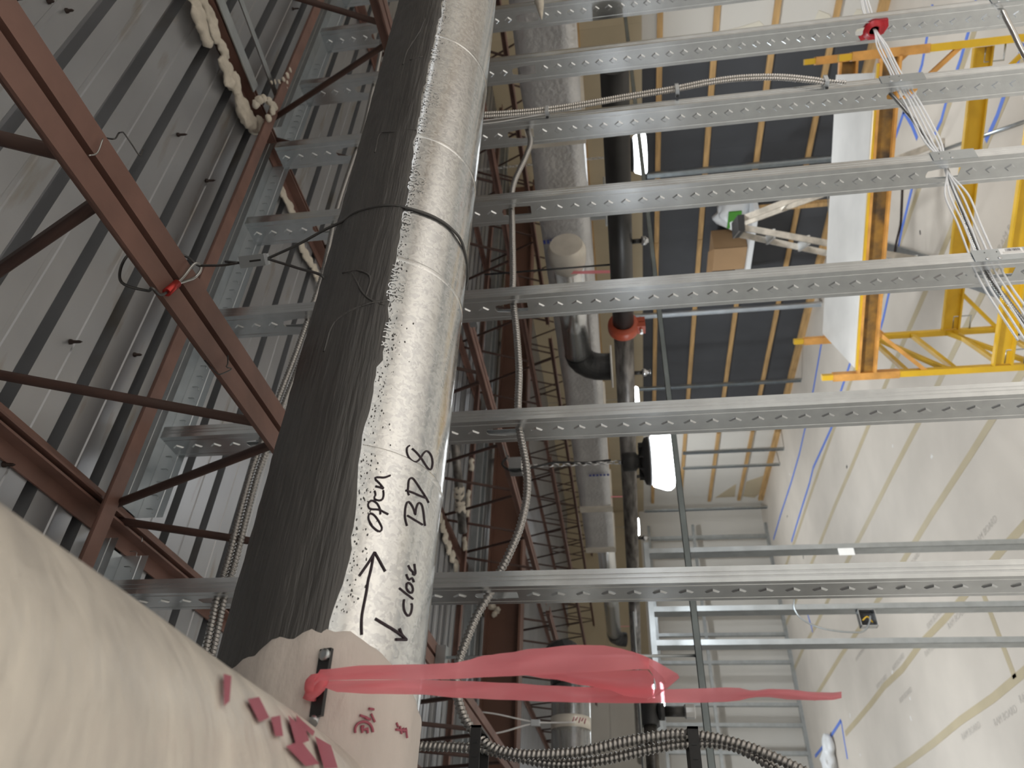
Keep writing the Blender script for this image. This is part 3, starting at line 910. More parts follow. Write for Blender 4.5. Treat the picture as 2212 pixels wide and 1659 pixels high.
back = [cp(u_end + (D2.x - u_end) * t / 7, a_end - (a_end + 2 * math.pi - ang_of(D2)) * t / 7, .0022) for t in range(1, 8)]
MB().tube(smooth(loop + back + [online(640, 578, Gb.lerp(D2, .5)), Gb + Vector((0, 0, -.004))], .005), .0021, 7).build('duct_sling', 'dark_cable', hang)

# =================================================================== ARMORED AND WHITE CABLES
def pv(pix, v): return [hit(x, y, 1, v) for x, y in pix]
armored('armored_cable', pv([(1136, 268), (1146, 305), (1135, 340), (1112, 390), (1104, 430), (1106, 466), (1107, 520), (1108, 590), (1107, 640), (1111, 672), (1116, 720), (1121, 800), (1119, 870), (1119, 908), (1126, 950), (1137, 1010), (1138, 1070), (1123, 1140), (1098, 1200), (1075, 1245), (1057, 1284), (1030, 1330), (1005, 1390), (988, 1440), (985, 1485), (1000, 1545), (1030, 1588), (1070, 1618), (1140, 1630), (1250, 1624), (1350, 1602), (1450, 1586), (1520, 1590), (1590, 1605), (1660, 1630), (1750, 1672)], 1.441),
        .0092, .0086, 'long armored cable snaking through the stud knockouts and down past the ribbon', 'armor_dark')
armored('armored_cable', pv([(880, 1611), (950, 1613), (1035, 1617), (1100, 1632), (1200, 1650), (1300, 1642), (1400, 1620), (1480, 1606), (1560, 1607), (1620, 1628), (1690, 1672)], 1.462),
        .0092, .0086, 'short armored cable held by the two black straps under the snaking cable', 'armor_dark')
c3 = [(1030, 246), (1110, 241), (1180, 234), (1260, 222), (1340, 208), (1400, 198), (1460, 188), (1530, 174), (1600, 165), (1680, 163), (1750, 169), (1790, 175), (1828, 178)]
armored('armored_cable', pv(c3, 1.376), .0062, .0074, 'armored cable in the upper place under the clips along the stud flange', 'armor', None, .22)
armored('armored_cable', pv([(x, y + 7) for x, y in c3[:-1]], 1.381), .0062, .0074, 'armored cable in the lower place under the clips along the stud flange', 'armor', None, .22)
c4 = [(443, 1412), (458, 1340), (470, 1285), (495, 1200), (520, 1100), (545, 1010), (575, 930), (605, 850), (640, 760), (668, 680), (697, 592), (713, 520), (726, 460), (744, 400), (768, 330), (785, 280), (806, 190), (822, 110), (825, 40), (815, -20)]
armored('armored_cable', pv(c4, 1.441), .0080, .0084, 'armored cable behind the top of the duct, closer to the deck', 'armor_dark', None, .2)
armored('armored_cable', pv([(x + 15, y + 5) for x, y in c4], 1.452), .0080, .0084, 'armored cable behind the top of the duct, closer to the duct', 'armor_dark', None, .2)
armored('armored_cable', pv([(1917, 195), (1940, 220), (1975, 262), (2010, 310), (2038, 352), (2058, 402), (2085, 470), (2112, 535), (2126, 575), (2150, 617), (2180, 655), (2230, 720)], 1.447), .0060, .0072, 'armored cable running with the white cables through the nail-plated studs', 'armor_dark', None, .22)
armored('armored_cable', pv([(2166, 24), (2176, 45), (2190, 72), (2203, 100), (2230, 150)], 1.42), .0085, .008, 'shiny armored cable leaving the red-grommet stud near the floor side', 'armor')
cw = [(1864, -15), (1875, 30), (1890, 66), (1907, 102), (1932, 152), (1955, 195), (1970, 218), (1992, 262), (2016, 308), (2037, 348), (2047, 374), (2066, 422), (2092, 482), (2116, 538), (2135, 582), (2160, 628), (2190, 672), (2232, 735)]
for kx in range(5):
    rr = random.Random(40 + kx)
    off = [(0, 0)] * 2
    P = []
    for i, (x, y) in enumerate(cw):
        pinch = i in (2, 9, 10)
        sp = 2 if pinch else (4 + i * 1.1)
        P.append(hit(x + (kx - 2) * sp * .75 + rr.uniform(-1.5, 1.5), y + rr.uniform(-2, 2), 1, 1.436 + .003 * (kx % 3)))
    wire('white_cable', P, .0026, 'white_cable', 'thin white data cable in the bundle through the red grommet', 'cable', .012, 6, 'white cables through the red grommet')
for dy in (0, 7):
    wire('white_wire', pv([(1030, 262 + dy), (1080, 256 + dy), (1130, 250 + dy * .6), (1178, 246)], 1.385), .0016, 'white_cable', 'thin white wire tucked behind the round duct under the first clip', 'wire', group='thin white wires under the first clip')
# cable clips along the fifth stud
for (x, y), lab in (((1182, 238), 'small metal cable clip holding two armored cables beside the round duct'), ((1462, 192), 'small metal cable clip holding two armored cables midway along the stud'), ((1783, 174), 'small metal cable clip where two armored cables end on the stud flange')):
    c = hit(x, y, 1, 1.380)
    t = empty('cable_clip', (c.x, c.y, c.z - .01), lab, 'clip')
    MB().box2((c.x - .022, 1.368, c.z - .006), (c.x + .012, 1.3715, c.z + .006)).box2((c.x + .010, 1.368, c.z - .006), (c.x + .0135, 1.394, c.z + .006)).box2((c.x - .025, 1.368, c.z - .006), (c.x - .022, 1.394, c.z + .006)).build('clip_strap', 'galv_bright', t)
    MB().lathe((c.x - .028, 1.3905, c.z), [(.005, 0), (.005, .004)], 10, (0, -1, 0)).build('clip_screw', 'black_metal', t)
# black standoff straps on the stud left of the ribbon
for (x, y0, lab) in ((1035, 1575, 'black ladder-style cable strap where the two armored cables cross'), (1494, 1578, 'black ladder-style cable strap on the hump of the armored cables')):
    c = hit(x, y0, 1, 1.415)
    t = empty('cable_strap', (c.x - .08, c.y, c.z), lab, 'strap')
    ua = 0.582 - 0.4055 + SF
    MB().box2((ua - .03, 1.385, c.z - .009), (c.x, 1.3885, c.z + .009)).build('strap_band', 'black_plastic', t)
    MB().box2((c.x - .004, 1.385, c.z - .009), (c.x, 1.475, c.z + .009)).build('strap_end', 'black_plastic', t)
    MB().box2((ua - .03, 1.475, c.z - .009), (c.x, 1.4785, c.z + .009)).build('strap_band', 'black_plastic', t)
    for q in range(5):
        MB().box2((c.x - .03 - q * .022, 1.3838, c.z - .004), (c.x - .027 - q * .022, 1.385, c.z + .004)).build('strap_rib', 'black_metal', t)

# =================================================================== PINK FLAGGING RIBBON
rb = empty('flagging_ribbon', tuple(hit(690, 1474, 1, .62)), 'translucent pink flagging ribbon knotted on the duct damper handle', 'ribbon')
def rstrip(name, rows, par, v=.618, wob=.012, seed=0):
    # rows: (x, ytop, ybottom)
    xs = [r[0] for r in rows]
    D = []
    for (a, b) in zip(rows, rows[1:]):
        nseg = max(2, int(abs(b[0] - a[0]) / 14))
        for q in range(nseg):
            t = q / nseg; t2 = t * t * (3 - 2 * t)
            D.append(tuple(a[i] + (b[i] - a[i]) * (t if i == 0 else t2) for i in range(3)))
    D.append(rows[-1])
    mb = MB(); m = 6
    for (x, y0, y1) in D:
        for q in range(m):
            s = q / (m - 1)
            vv = v + wob * (math.sin(x * .012 + seed) * .6 + math.sin(x * .03 + seed * 2 + s * 3) * .25) + .008 * math.sin(s * math.pi) * math.cos(x * .008 + seed)
            mb.v.append(hit(x, y0 + (y1 - y0) * s, 1, vv))
    for i in range(len(D) - 1):
        for q in range(m - 1): mb.face((i * m + q, i * m + q + 1, (i + 1) * m + q + 1, (i + 1) * m + q), True)
    return mb.build(name, 'ribbon', par)
rstrip('loop_strand', [(678, 1468, 1482), (692, 1446, 1470), (792, 1437, 1468), (909, 1435, 1468), (982, 1432, 1467), (1000, 1428, 1466), (1047, 1416, 1463), (1095, 1410, 1461), (1152, 1401, 1458), (1247, 1393, 1453), (1304, 1394, 1450), (1342, 1401, 1448), (1380, 1412, 1446), (1402, 1422, 1446)], rb, .602, .008, 0.3)
rstrip('return_strand', [(1125, 1456, 1458), (1190, 1453, 1467), (1266, 1451, 1481), (1304, 1449, 1488), (1361, 1448, 1505), (1399, 1447, 1509), (1412, 1462, 1506)], rb, .622, .006, 1.7)
mb = MB()
fold = [((1362, 1406), (1402, 1446)), ((1390, 1416), (1410, 1458)), ((1420, 1430), (1416, 1474)), ((1447, 1446), (1417, 1488)), ((1464, 1456), (1412, 1500)), ((1468, 1464), (1403, 1509)), ((1440, 1488), (1400, 1511)), ((1412, 1508), (1398, 1511))]
A = [hit(*p, 1, .600 + .010 * math.sin(i * .45)) for i, (p, q) in enumerate(fold)]
B = [hit(*q, 1, .606 + .016 * math.sin(i * .45)) for i, (p, q) in enumerate(fold)]
C = [(a + b) / 2 + Vector((0, -.004, 0)) for a, b in zip(A, B)]
mb.strip(A, C); mb.strip(C, B)
mb.build('ribbon_fold', 'ribbon', rb)
rstrip('ribbon_tail', [(680, 1472, 1484), (692, 1471, 1482), (728, 1470, 1495), (801, 1469, 1499), (900, 1468, 1500), (1000, 1471, 1508), (1095, 1475, 1512), (1190, 1481, 1516), (1266, 1484, 1518), (1350, 1488, 1519), (1437, 1489, 1518), (1513, 1487, 1518), (1570, 1485, 1516), (1598, 1486, 1513), (1619, 1491, 1508), (1635, 1491, 1506), (1661, 1488, 1506), (1700, 1489, 1511), (1760, 1495, 1513), (1800, 1496, 1512), (1818, 1494, 1508)], rb, .628, .010, 2.2)
kp = oncyl(684, 1474, .016)
mb = MB()
mb.tube(smooth([oncyl(676, 1490, .010), oncyl(674, 1474, .018), oncyl(686, 1466, .020), oncyl(698, 1472, .018), oncyl(690, 1482, .016), oncyl(672, 1500, .010), oncyl(668, 1512, .008)], .004), lambda i, a: .0055 + .0022 * noise.noise(Vector((i * .4, a, 0))), 8)
mb.build('knot', 'ribbon', rb)

# =================================================================== NAILS, TIE WIRES AND FIREPROOFING UNDER THE DECK
for (x, y, l) in ((152, 738, .034), (290, 766, .026), (384, 291, .034), (446, 390, .034), (632, 19, .034), (8, 1003, .030), (143, 23, .024), (28, -2, .03), (104, 3, .02), (632, 19, .03)):
    p = hit(x, y, 2, ZD)
    if l == .03 and x == 632: continue
    MBn = MB().lathe(p + Vector((0, 0, .004)), [(.0065, 0), (.0060, -.008), (.0038, -.010), (.0034, -l * .8), (.0005, -l)], 8, (0.06, -.03, 1))
    tag(MBn.build('roof_nail', 'nail'), 'dark fastener point poking down through the corrugated deck', 'nail', 'fastener points through the deck')
wire('tie_wire', [hit(224, 297, 2, .66), hit(247, 300, 2, .64), hit(256, 288, 2, .65), hit(262, 286, 2, .64), hit(268, 288, 2, .62), hit(285, 312, 2, .61), hit(302, 336, 2, .60), hit(309, 323, 2, .61)], .0011, 'dark_cable', 'bent tie wire sticking out past the joist chord', step=.004)
wire('tie_wire', [hit(222, 300, 2, .617), hit(210, 330, 2, .616), hit(192, 336, 2, .616)], .0011, 'steel_cable', 'thin bright tie wire lying across the two chord angles', step=.004)
wire('tie_wire', [hit(492, 768, 2, .62), hit(492, 786, 2, .612), hit(489, 793, 2, .61), hit(500, 797, 2, .608), hit(478, 808, 2, .608), hit(468, 806, 2, .614), hit(455, 792, 2, .63), hit(441, 778, 2, .64)], .0012, 'dark_cable', 'bent black tie wire hooked around the joist chord', step=.004)
CRUST = bpy.data.textures.new('crust', 'CLOUDS'); CRUST.noise_scale = .03; CRUST.noise_depth = 3
def lump(mb, c, r, sq, seed):
    n, m = 12, 8
    b = len(mb.v)
    for i in range(m + 1):
        th = math.pi * i / m
        for kk in range(n):
            a = 2 * math.pi * kk / n
            d = Vector((math.sin(th) * math.cos(a), math.sin(th) * math.sin(a), math.cos(th)))
            rr = r * (1 + .45 * noise.noise(d * 1.7 + Vector((seed, seed * 2, 0))) + .22 * noise.noise(d * 4.5 + Vector((seed, 0, 3))))
            mb.v.append(c + Vector((d.x * rr, d.y * rr, d.z * rr * sq)))
    for i in range(m):
        for kk in range(n): mb.face((b + i * n + kk, b + i * n + (kk + 1) % n, b + (i + 1) * n + (kk + 1) % n, b + (i + 1) * n + kk), True)
def lumps(name, lab, pix, z, sq=.45, m='fireproof', ax=2):
    mb = MB()
    for i, (x, y, r) in enumerate(pix):
        c = hit(x, y, ax, z); d = c.dot(ray(1106, 829).normalized())
        lump(mb, c, r * d / F, sq, i * 3.1 + x * .01)
    o = mb.build(name, m)
    rm = o.modifiers.new('merge', 'REMESH'); rm.mode = 'VOXEL'; rm.voxel_size = .0055; rm.use_smooth_shade = True
    dp = o.modifiers.new('crust', 'DISPLACE'); dp.texture = CRUST; dp.strength = .014; dp.mid_level = .5; dp.texture_coords = 'LOCAL'
    return tag(o, lab, 'fireproofing')
lumps('fireproofing_lump', 'big crusty white fireproofing strip along the joist chord under the deck', [(412, -12, 18), (424, 10, 18), (442, 6, 18), (428, 34, 22), (450, 28, 20), (436, 58, 22), (460, 54, 20), (446, 82, 20), (466, 80, 18), (478, 98, 16), (486, 116, 16), (482, 136, 15), (492, 150, 20), (496, 172, 22), (510, 170, 16), (512, 192, 18), (518, 212, 18), (526, 232, 24), (532, 254, 24), (546, 268, 22), (562, 272, 20), (576, 264, 16)], 1.150)
lumps('fireproofing_lump', 'hollow broken fireproofing cup where the bridging angle meets the joist', [(552, 226, 10), (560, 217, 10), (570, 213, 10), (581, 218, 10), (590, 228, 10), (588, 242, 9), (580, 254, 9)], 1.09, .7)
lumps('fireproofing_lump', 'white fireproofing smear across the brown bridging angle', [(586, 178, 6), (594, 178, 6), (602, 176, 7), (612, 171, 8), (620, 162, 8), (627, 152, 7), (620, 178, 7), (620, 190, 5)], 1.096, .4)
lumps('fireproofing_lump', 'white fireproofing drips beyond the wall, right of the cable lock', [(600, 395, 15), (608, 412, 15), (616, 428, 15), (626, 445, 15), (634, 462, 13)], 1.165, .3)
lumps('fireproofing_lump', 'white fireproofing drips beyond the wall, left of the duct sling', [(652, 535, 14), (660, 550, 16), (670, 565, 16), (680, 582, 15), (687, 602, 13), (691, 620, 10)], 1.165, .3)
lumps('fireproofing_lump', 'white fireproofing band low on the deck beside the round duct', [(944, 1080, 12), (946, 1098, 13), (950, 1118, 14), (956, 1138, 15), (962, 1160, 16), (969, 1182, 16), (977, 1203, 15), (985, 1222, 14)], 1.16, .35)
lumps('fireproofing_lump', 'white fireproofing splat on the brown girder', [(1050, 1312, 8), (1062, 1310, 8), (1075, 1318, 7), (1046, 1325, 7), (1068, 1328, 6)], 5.885, 1.0, 'fireproof', 1)
# galvanized plates packed beside the second joist's top chord
for (a, b, w, lab) in (((476, 0), (552, 192), .05, 'flat galvanized steel strip beside the crusted joist chord'), ((520, 0), (600, 215), .03, 'narrow galvanized strip on the far side of the crusted joist chord')):
    p, q = hit(*a, 2, 1.132), hit(*b, 2, 1.132)
    tag(MB().bar(p + (p - q) * .4, q, w, .004).build('steel_strip', 'galv_dull'), lab, 'strip')

# =================================================================== PIPES AND DUCTS BEYOND THE WALL
PU, PZ = 2.765, -0.078
cv = hit(1350, 705, 0, PU).y
pm = empty('sprinkler_main', (PU, 3, PZ - .06), 'black steel sprinkler main pipe running between the stud wall and the lamp', 'pipe')
MB().cyl((PU, SV + .16, PZ), (PU, cv, PZ), .057, 24).build('pipe_run', 'black_pipe', pm)
MB().cyl((PU, cv, PZ), (PU - .02, 14.3, PZ - .03), .055, 24).build('pipe_run', 'pipe_worn', pm)
cpg = MB().lathe((PU, cv - .035, PZ), [(.06, 0), (.082, .006), (.085, .02), (.085, .05), (.082, .064), (.06, .07)], 26, (0, 1, 0)).build('grooved_coupling', 'coupling', pm)
MB().box2((PU - .035, cv - .03, PZ - .118), (PU - .003, cv + .03, PZ - .07)).build('bolt_pad', 'coupling', cpg)
MB().box2((PU + .003, cv - .03, PZ - .118), (PU + .035, cv + .03, PZ - .07)).build('bolt_pad', 'coupling', cpg)
MB().cyl((PU - .06, cv, PZ - .095), (PU + .06, cv, PZ - .095), .009, 8).build('coupling_bolt', 'screw', cpg)
for x, y in ((1390, 520), (1385, 805), (1408, 1028), (1402, 1162)):
    p = hit(x, y, 0, PU)
    h = MB().cyl((PU, p.y, PZ - .05), (PU, p.y, PZ - .10), .012, 10).build('sprinkler_stub', 'black_pipe', pm)
    MB().lathe((PU, p.y, PZ - .10), [(.022, 0), (.022, -.02), (.012, -.03), (.012, -.045), (.02, -.05)], 12, (0, 0, 1)).build('sprinkler_head', 'screw', h)
# long steel pipe beside the main, at the far end
FU = 4.0
fd = empty('foil_duct', (FU + .25, 5, .09), 'rectangular duct wrapped in silver foil insulation beyond the wall', 'duct')
nv = 90; mb = MB()
prof = []
w, h = .46, .34
pc = [(0, 0), (0, .25), (0, .5), (0, .75), (0, 1), (.33, 1), (.66, 1), (1, 1), (1, .5), (1, 0), (.66, 0), (.33, 0)]
V1, V2 = SV + .14, 8.6
for i in range(nv + 1):
    v = V1 + (V2 - V1) * i / nv
    for (a, b) in pc:
        j = .010 * noise.noise(Vector((a * 3, v * 3.1, b * 3)))
        mb.v.append(Vector((FU + w * a + j, v, .09 + h * b + .008 * noise.noise(Vector((v * 2, a, b * 5))))))
n = len(pc)
for i in range(nv):
    for q in range(n): mb.face((i * n + q, i * n + (q + 1) % n, (i + 1) * n + (q + 1) % n, (i + 1) * n + q), True)
mb.face([nv * n + q for q in range(n)]); mb.face([q for q in range(n)][::-1])
mb.build('insulation_wrap', 'foil', fd)
for v in (2.55, 5.75, 7.4, 8.45):
    MB().box2((FU - .012, v, .075), (FU + w + .012, v + (.17 if v < 3 else .12), .09 + h + .012)).build('tape_band', 'foil_tape', fd)
MB().cyl((FU + .14, 8.55, .2), (FU + .14, 11.9, .2), .11, 26).build('round_extension', 'duct', fd)
MB().tube([(FU + .14, 11.9, .2), (FU + .14, 12.05, .19), (FU + .14, 12.17, .12), (FU + .14, 12.2, 0.02)], .115, 24, True, False).build('dark_elbow', 'black_metal', fd)
for (px, py, w_) in ((1176, 523, .16), (1275, 1027, .22)):
    p = hit(px, py, 0, FU - .016)
    mb = MB()
    for q in range(6): mb.box((FU - .017, p.y, p.z - w_ * q / 6), (.002, .035, w_ / 9))
    mb.build('blue_print_marks', 'blue_print', fd)
# round takeoff with a gored elbow and a round collar
EU, EZ = 3.62, .243
el = empty('gored_elbow', (EU, 4.3, .05), 'round galvanized takeoff with a dark gored elbow and white collar', 'duct')
MB().cyl((EU, 3.25, EZ), (EU, 4.28, EZ), .102, 28).build('straight_pipe', 'duct', el)
gp = []
for q in range(6):
    t = q / 5 * math.pi / 2
    gp.append((EU, 4.28 + .19 * math.sin(t), EZ - .19 * (1 - math.cos(t))))
gp.append((EU, 4.47, EZ - .24))
MB().tube(gp, .105, 28, True, False).build('elbow_gores', 'black_metal', el)
MB().lathe((EU, 4.47, EZ - .235), [(.12, 0), (.165, -.004), (.165, -.016), (.11, -.016)], 30).build('collar_ring', 'white_label', el)
MB().lathe((EU, 3.2, EZ), [(.106, 0), (.125, .05), (.120, .14), (.104, .19)], 24, (0, 1, 0)).build('insulation_collar', 'foil_tape', el)
def flag(px, py, U, l, dx=0.0):
    p = hit(px, py, 0, U)
    if U > 4: p.z = .088
    mb = MB().strip([p + Vector((0, -.012, 0)), p + Vector((dx * .5, -.014, -l * .5)), p + Vector((dx, -.010, -l))], [p + Vector((0, .012, 0)), p + Vector((dx * .5, .016, -l * .5)), p + Vector((dx, .014, -l))])
    return mb
tag(flag(1232, 589, 3.505, .30, -.02).build('ribbon_flag', 'ribbon'), 'small pink ribbon hanging from the round takeoff', 'ribbon')
tag(flag(1328, 1073, 4.1, .14).build('ribbon_flag', 'ribbon'), 'short pink ribbon under the foil duct behind the sprinkler main', 'ribbon')
tag(flag(1349, 1353, 4.1, .14).build('ribbon_flag', 'ribbon'), 'short pink ribbon far along the foil duct near its dark elbow', 'ribbon')
# second collar behind, under the foil duct
tag(MB().lathe((FU + .2, 3.35, .085), [(.12, 0), (.12, -.10), (.17, -.102), (.17, -.115), (.11, -.115)], 28).build('duct_collar', 'galv_dull'), 'grey round collar hanging under the foil duct', 'duct collar')
# parallel round duct lower left, hung by a cable
rd = empty('round_duct', (1.2, 4.09, .21), 'far galvanized round duct with a red-lettered band, hung by a pale cable', 'duct')
rp = hit(1232, 1480, 1, 4.09).x
MB().cyl((U0 + .3, 4.09, .312), (rp, 4.09, .312), .102, 28).build('duct_pipe', 'duct', rd)
MB().tube([(rp, 4.09, .312), (rp + .08, 4.09, .32), (rp + .15, 4.12, .35), (rp + .17, 4.2, .37)], .106, 24, True, False).build('dark_elbow', 'black_metal', rd)
bp = hit(1260, 1555, 1, 3.99)
MB().lathe((bp.x - .03, 4.09, .312), [(.1035, 0), (.1035, .06)], 28, (1, 0, 0)).build('label_band', 'foil_tape', rd)
mb = MB()
for q in range(5):
    an = -.15 - q * .16
    mb.tube([(bp.x - .012 + .01 * (q % 2), 4.09 - .1045 * math.cos(an), .312 + .1045 * math.sin(an)), (bp.x + .014, 4.09 - .1045 * math.cos(an - .1), .312 + .1045 * math.sin(an - .1))], .003, 5)
mb.build('red_scribble', 'red_print', rd)
hk = empty('cable_hanger', tuple(hit(1160, 1560, 1, 4.0)), 'pale thin cable hanger with a lock between joist and far round duct', 'hanger')
Lk = hit(1157, 1562, 1, 4.0)
for pix in ([(1040, 1538), (1075, 1543), (1120, 1553), (1157, 1561)], [(1050, 1588), (1090, 1580), (1130, 1568), (1157, 1562)], [(1157, 1561), (1200, 1561), (1245, 1560)]):
    MB().tube(smooth([hit(x, y, 1, 4.0 - (.03 if x > 1200 else 0)) for x, y in pix], .03), .004, 6).build('hanger_cable', 'white_cable', hk)
MB().box(Lk, (.03, .02, .045)).build('cable_lock', 'galv_bright', hk)

# black iron carrying channel with its hanger rods
CV = 2.41; CZ = -.22
ch = tag(MB().box2((U0 + .4, CV - .008, CZ - .0105), (6.9, CV - .0065, CZ + .0105)).box2((U0 + .4, CV - .008, CZ + .009), (6.9, CV + .008, CZ + .0105)).box2((U0 + .4, CV - .008, CZ - .0105), (6.9, CV + .008, CZ - .009)).build('carrying_channel', 'channel_grey'), 'long thin steel carrying channel hung level beyond the stud wall', 'channel')
for i, lab in ((0, 'threaded rod with beam clamp on the joist next to the ribbon'), (1, 'threaded rod with beam clamp just above the BD 8 handwriting level'), (2, 'threaded rod with a white beam clamp near the foil duct')):
    u = JU[i]; v = CV + .0
    t = empty('hanger_rod', (u, v, CZ), lab, 'rod')
    MB().cyl((u, v, CZ + .0105), (u, v, .60), .005, 8).build('rod', 'galv_dull', t)
    MB().box2((u - .035, v - .02, .59), (u + .035, v + .02, .623)).build('beam_clamp', 'clip_white' if i == 2 else 'galv_dull', t)
for (x, y) in ((1180, 570),):
    p = hit(1040, 570, 2, .6)
    q = hit(1316, 572, 0, PU)
    tag(MB().cyl((PU, q.y, .62), (PU, q.y, PZ + .057), .005, 8).build('pipe_hanger_rod', 'black_metal'), 'thin dark rod holding the sprinkler main above its red coupling', 'rod')

# sprinkler branch with tee and drop
tp = hit(1402, 1537, 1, 2.9)
sb = empty('sprinkler_branch', (tp.x, tp.y, tp.z - .2), 'dark sprinkler branch pipe ending in a black tee with a bright capped drop', 'pipe')
MB().cyl((U0 + .3, tp.y, tp.z - .018), (tp.x - .03, tp.y, tp.z), .024, 16).build('pipe_run', 'pipe_worn', sb)
MB().tube([(tp.x - .05, tp.y, tp.z), (tp.x - .045, tp.y, tp.z), (tp.x + .04, tp.y, tp.z)], .036, 18).build('tee_body', 'black_metal', sb)
MB().cyl((tp.x, tp.y, tp.z - .03), (tp.x, tp.y, tp.z - .055), .03, 16).build('tee_outlet', 'black_metal', sb)
MB().cyl((tp.x, tp.y, tp.z - .055), (tp.x, tp.y, tp.z - .125), .018, 14).build('drop_nipple', 'black_pipe', sb)
MB().lathe((tp.x, tp.y, tp.z - .165), [(.02, 0), (.027, .004), (.027, .034), (.02, .04)], 10, (0, 0, 1), False).build('drop_cap', 'screw', sb)
for dv, r0 in ((-.045, .006), (-.058, .005)):
    tag(MB().cyl((U0 + .3, tp.y + dv, tp.z + .02), (tp.x + .35, tp.y + dv, tp.z + .035), r0, 8).build('conduit', 'galv_dull'), 'thin galvanized conduit running beside the sprinkler branch' if dv > -.05 else 'thinner galvanized conduit outside the other one by the sprinkler branch', 'conduit')

# =================================================================== HIGH BAY LAMPS
def high_bay(u, v, z, lab, chain=None, on=True, first=False, r=.165):
    t = empty('high_bay_lamp', (u, v, z - .1), lab, 'lamp', 'high bay lamps hung over the room')
    MB().lathe((u, v, z), [(.045, .17), (.052, .165), (.052, .10), (.035, .085), (.06, .075), (r * .78, .05), (r * .82, .03), (r * .80, .018)], 28).build('lamp_housing', 'black_plastic', t)
    for q in range(10):
        a = q / 10 * 2 * math.pi
        MB().box((u + .075 * math.cos(a), v + .075 * math.sin(a), z + .062), (.05, .004, .04), Matrix.Rotation(a, 3, 'Z')).build('cooling_fin', 'black_metal', t)
    MB().lathe((u, v, z), [(r * .76, .018), (r * .86, .012), (r, -.055), (r * 1.0, -.075), (r * .9, -.095), (.02, -.10)], 32).build('glowing_lens', 'lens', t)
    li = bpy.data.lights.new('lamp_light', 'AREA')
    li.shape = 'DISK'; li.size = 2 * r; li.energy = LAMP_W; li.color = (0.92, 0.97, 1.0)
    lo = bpy.data.objects.new('lamp_light', li)
    link(lo, Vector((u, v, z - .115 + H)), t)
    MB().cyl((u, v, z + .17), (u, v, z + .19), .012, 10).build('hook_stud', 'screw', t)
    if chain:
        ztop = chain
        ls = MB()
        m = 10
        pts = [(.0105 * math.cos(a) * (1 if abs(math.cos(a)) < .8 else 1), 0, .019 * math.sin(a)) for a in [2 * math.pi * q / m for q in range(m)]]
        ls.tube(pts, .0032, 6, False, True, True)
        zz = z + .20; src = {}
        q = 0
        while zz < ztop:
            w_ = Vector((u, v, zz + H))
            if first or not LINK:
                if 'a' not in LINK:
                    o = ls.build('chain_link', 'screw', t, (0, 0, 0)); o.location = w_ - wloc(t); WL[o.name] = w_; LINK['a'] = o
                    zz += .030; q += 1; continue
            o = inst(LINK['a'], w_, t)
            o.rotation_euler = (0, 0, math.pi / 2 * (q % 2))
            zz += .030; q += 1
    return t
LINK = {}
lamp1 = hit(1422, 995, 1, 3.42)
L1 = high_bay(lamp1.x, lamp1.y, lamp1.z + .02, 'glowing high bay lamp on a chain, just past the BD 8 stud', .50, True, True, .16)
# hook box and slack chain on the joist
jb = MB().box((lamp1.x + .0, lamp1.y, .545), (.07, .085, .07)); jb.build('canopy_box', 'galv_dull', L1)
MB().box((lamp1.x, lamp1.y, .508), (.08, .095, .005)).build('canopy_plate', 'white_label', L1)
MB().tube(smooth([hit(1098, 985, 1, 3.42), hit(1085, 1003, 1, 3.40), hit(1110, 1018, 1, 3.40), hit(1150, 1010, 1, 3.40), hit(1200, 999, 1, 3.41), hit(1260, 1000, 1, 3.42), hit(1320, 994, 1, 3.42)], .012), .0065, 6).build('power_cord', 'black_plastic', L1)
lamp2 = hit(1380, 333, 1, 4.2)
high_bay(lamp2.x, lamp2.y, lamp2.z + .03, 'glowing high bay lamp half hidden behind the sprinkler main and channel', 1.17, True, False, .19)
MB().bar((lamp1.x, lamp1.y, .575), (JU[1] - .02, lamp1.y, .63), .03, .006).build('hanger_strap', 'galv_dull', L1)
for (u, v, lab) in ((lamp1.x, 8.0, 'glowing high bay lamp beyond the girder, in line with the chained lamp'), (lamp2.x, 8.0, 'added glowing high bay lamp beyond the girder near the batten wall'), (-1.1, 8.0, 'added glowing high bay lamp beyond the girder, far left of the ribbon'),
                    (lamp1.x, 12.3, 'added glowing high bay lamp near the far framed wall, in line with the chained lamp'), (lamp2.x + .3, 12.3, 'added glowing high bay lamp near the far framed wall by the battens'), (-1.1, 3.42, 'added glowing high bay lamp left of the ribbon beyond the stud wall')):  # all after the first are extra lamps added to light the room
    t = high_bay(u, v, -.24, lab, None, True, False, .16)
    MB().cyl((u, v, -.055), (u, v, ZD + .001), .003, 6).build('suspension_cable', 'steel_cable', t)
def added_strip_light(ua, ub, v, z, lab, watt):  # unseen strip lights, added to brighten the near side and blur stud shadows
    t = empty('added_strip_light', ((ua + ub) / 2, v, z - .05), lab, 'lamp', 'added strip lights on the near side of the stud wall')
    MB().box2((ua, v - .035, z), (ub, v + .035, z + .05)).build('light_channel', 'white_plastic', t)
    MB().lathe((ua + .01, v, z - .002), [(.036, 0), (.036, ub - ua - .02)], 16, (1, 0, 0)).build('light_diffuser', 'added_strip_lens', t)
    for u in (ua + .2, ub - .2): MB().cyl((u, v, z + .05), (u, v, ZD + .001), .002, 6).build('suspension_wire', 'steel_cable', t)
    li = bpy.data.lights.new('added_strip_lamp', 'AREA'); li.shape = 'RECTANGLE'; li.size = ub - ua; li.size_y = .07; li.energy = watt; li.color = (.97, .985, 1.0)
    link(bpy.data.objects.new('added_strip_lamp', li), Vector(((ua + ub) / 2, v, z - .045 + H)), t)
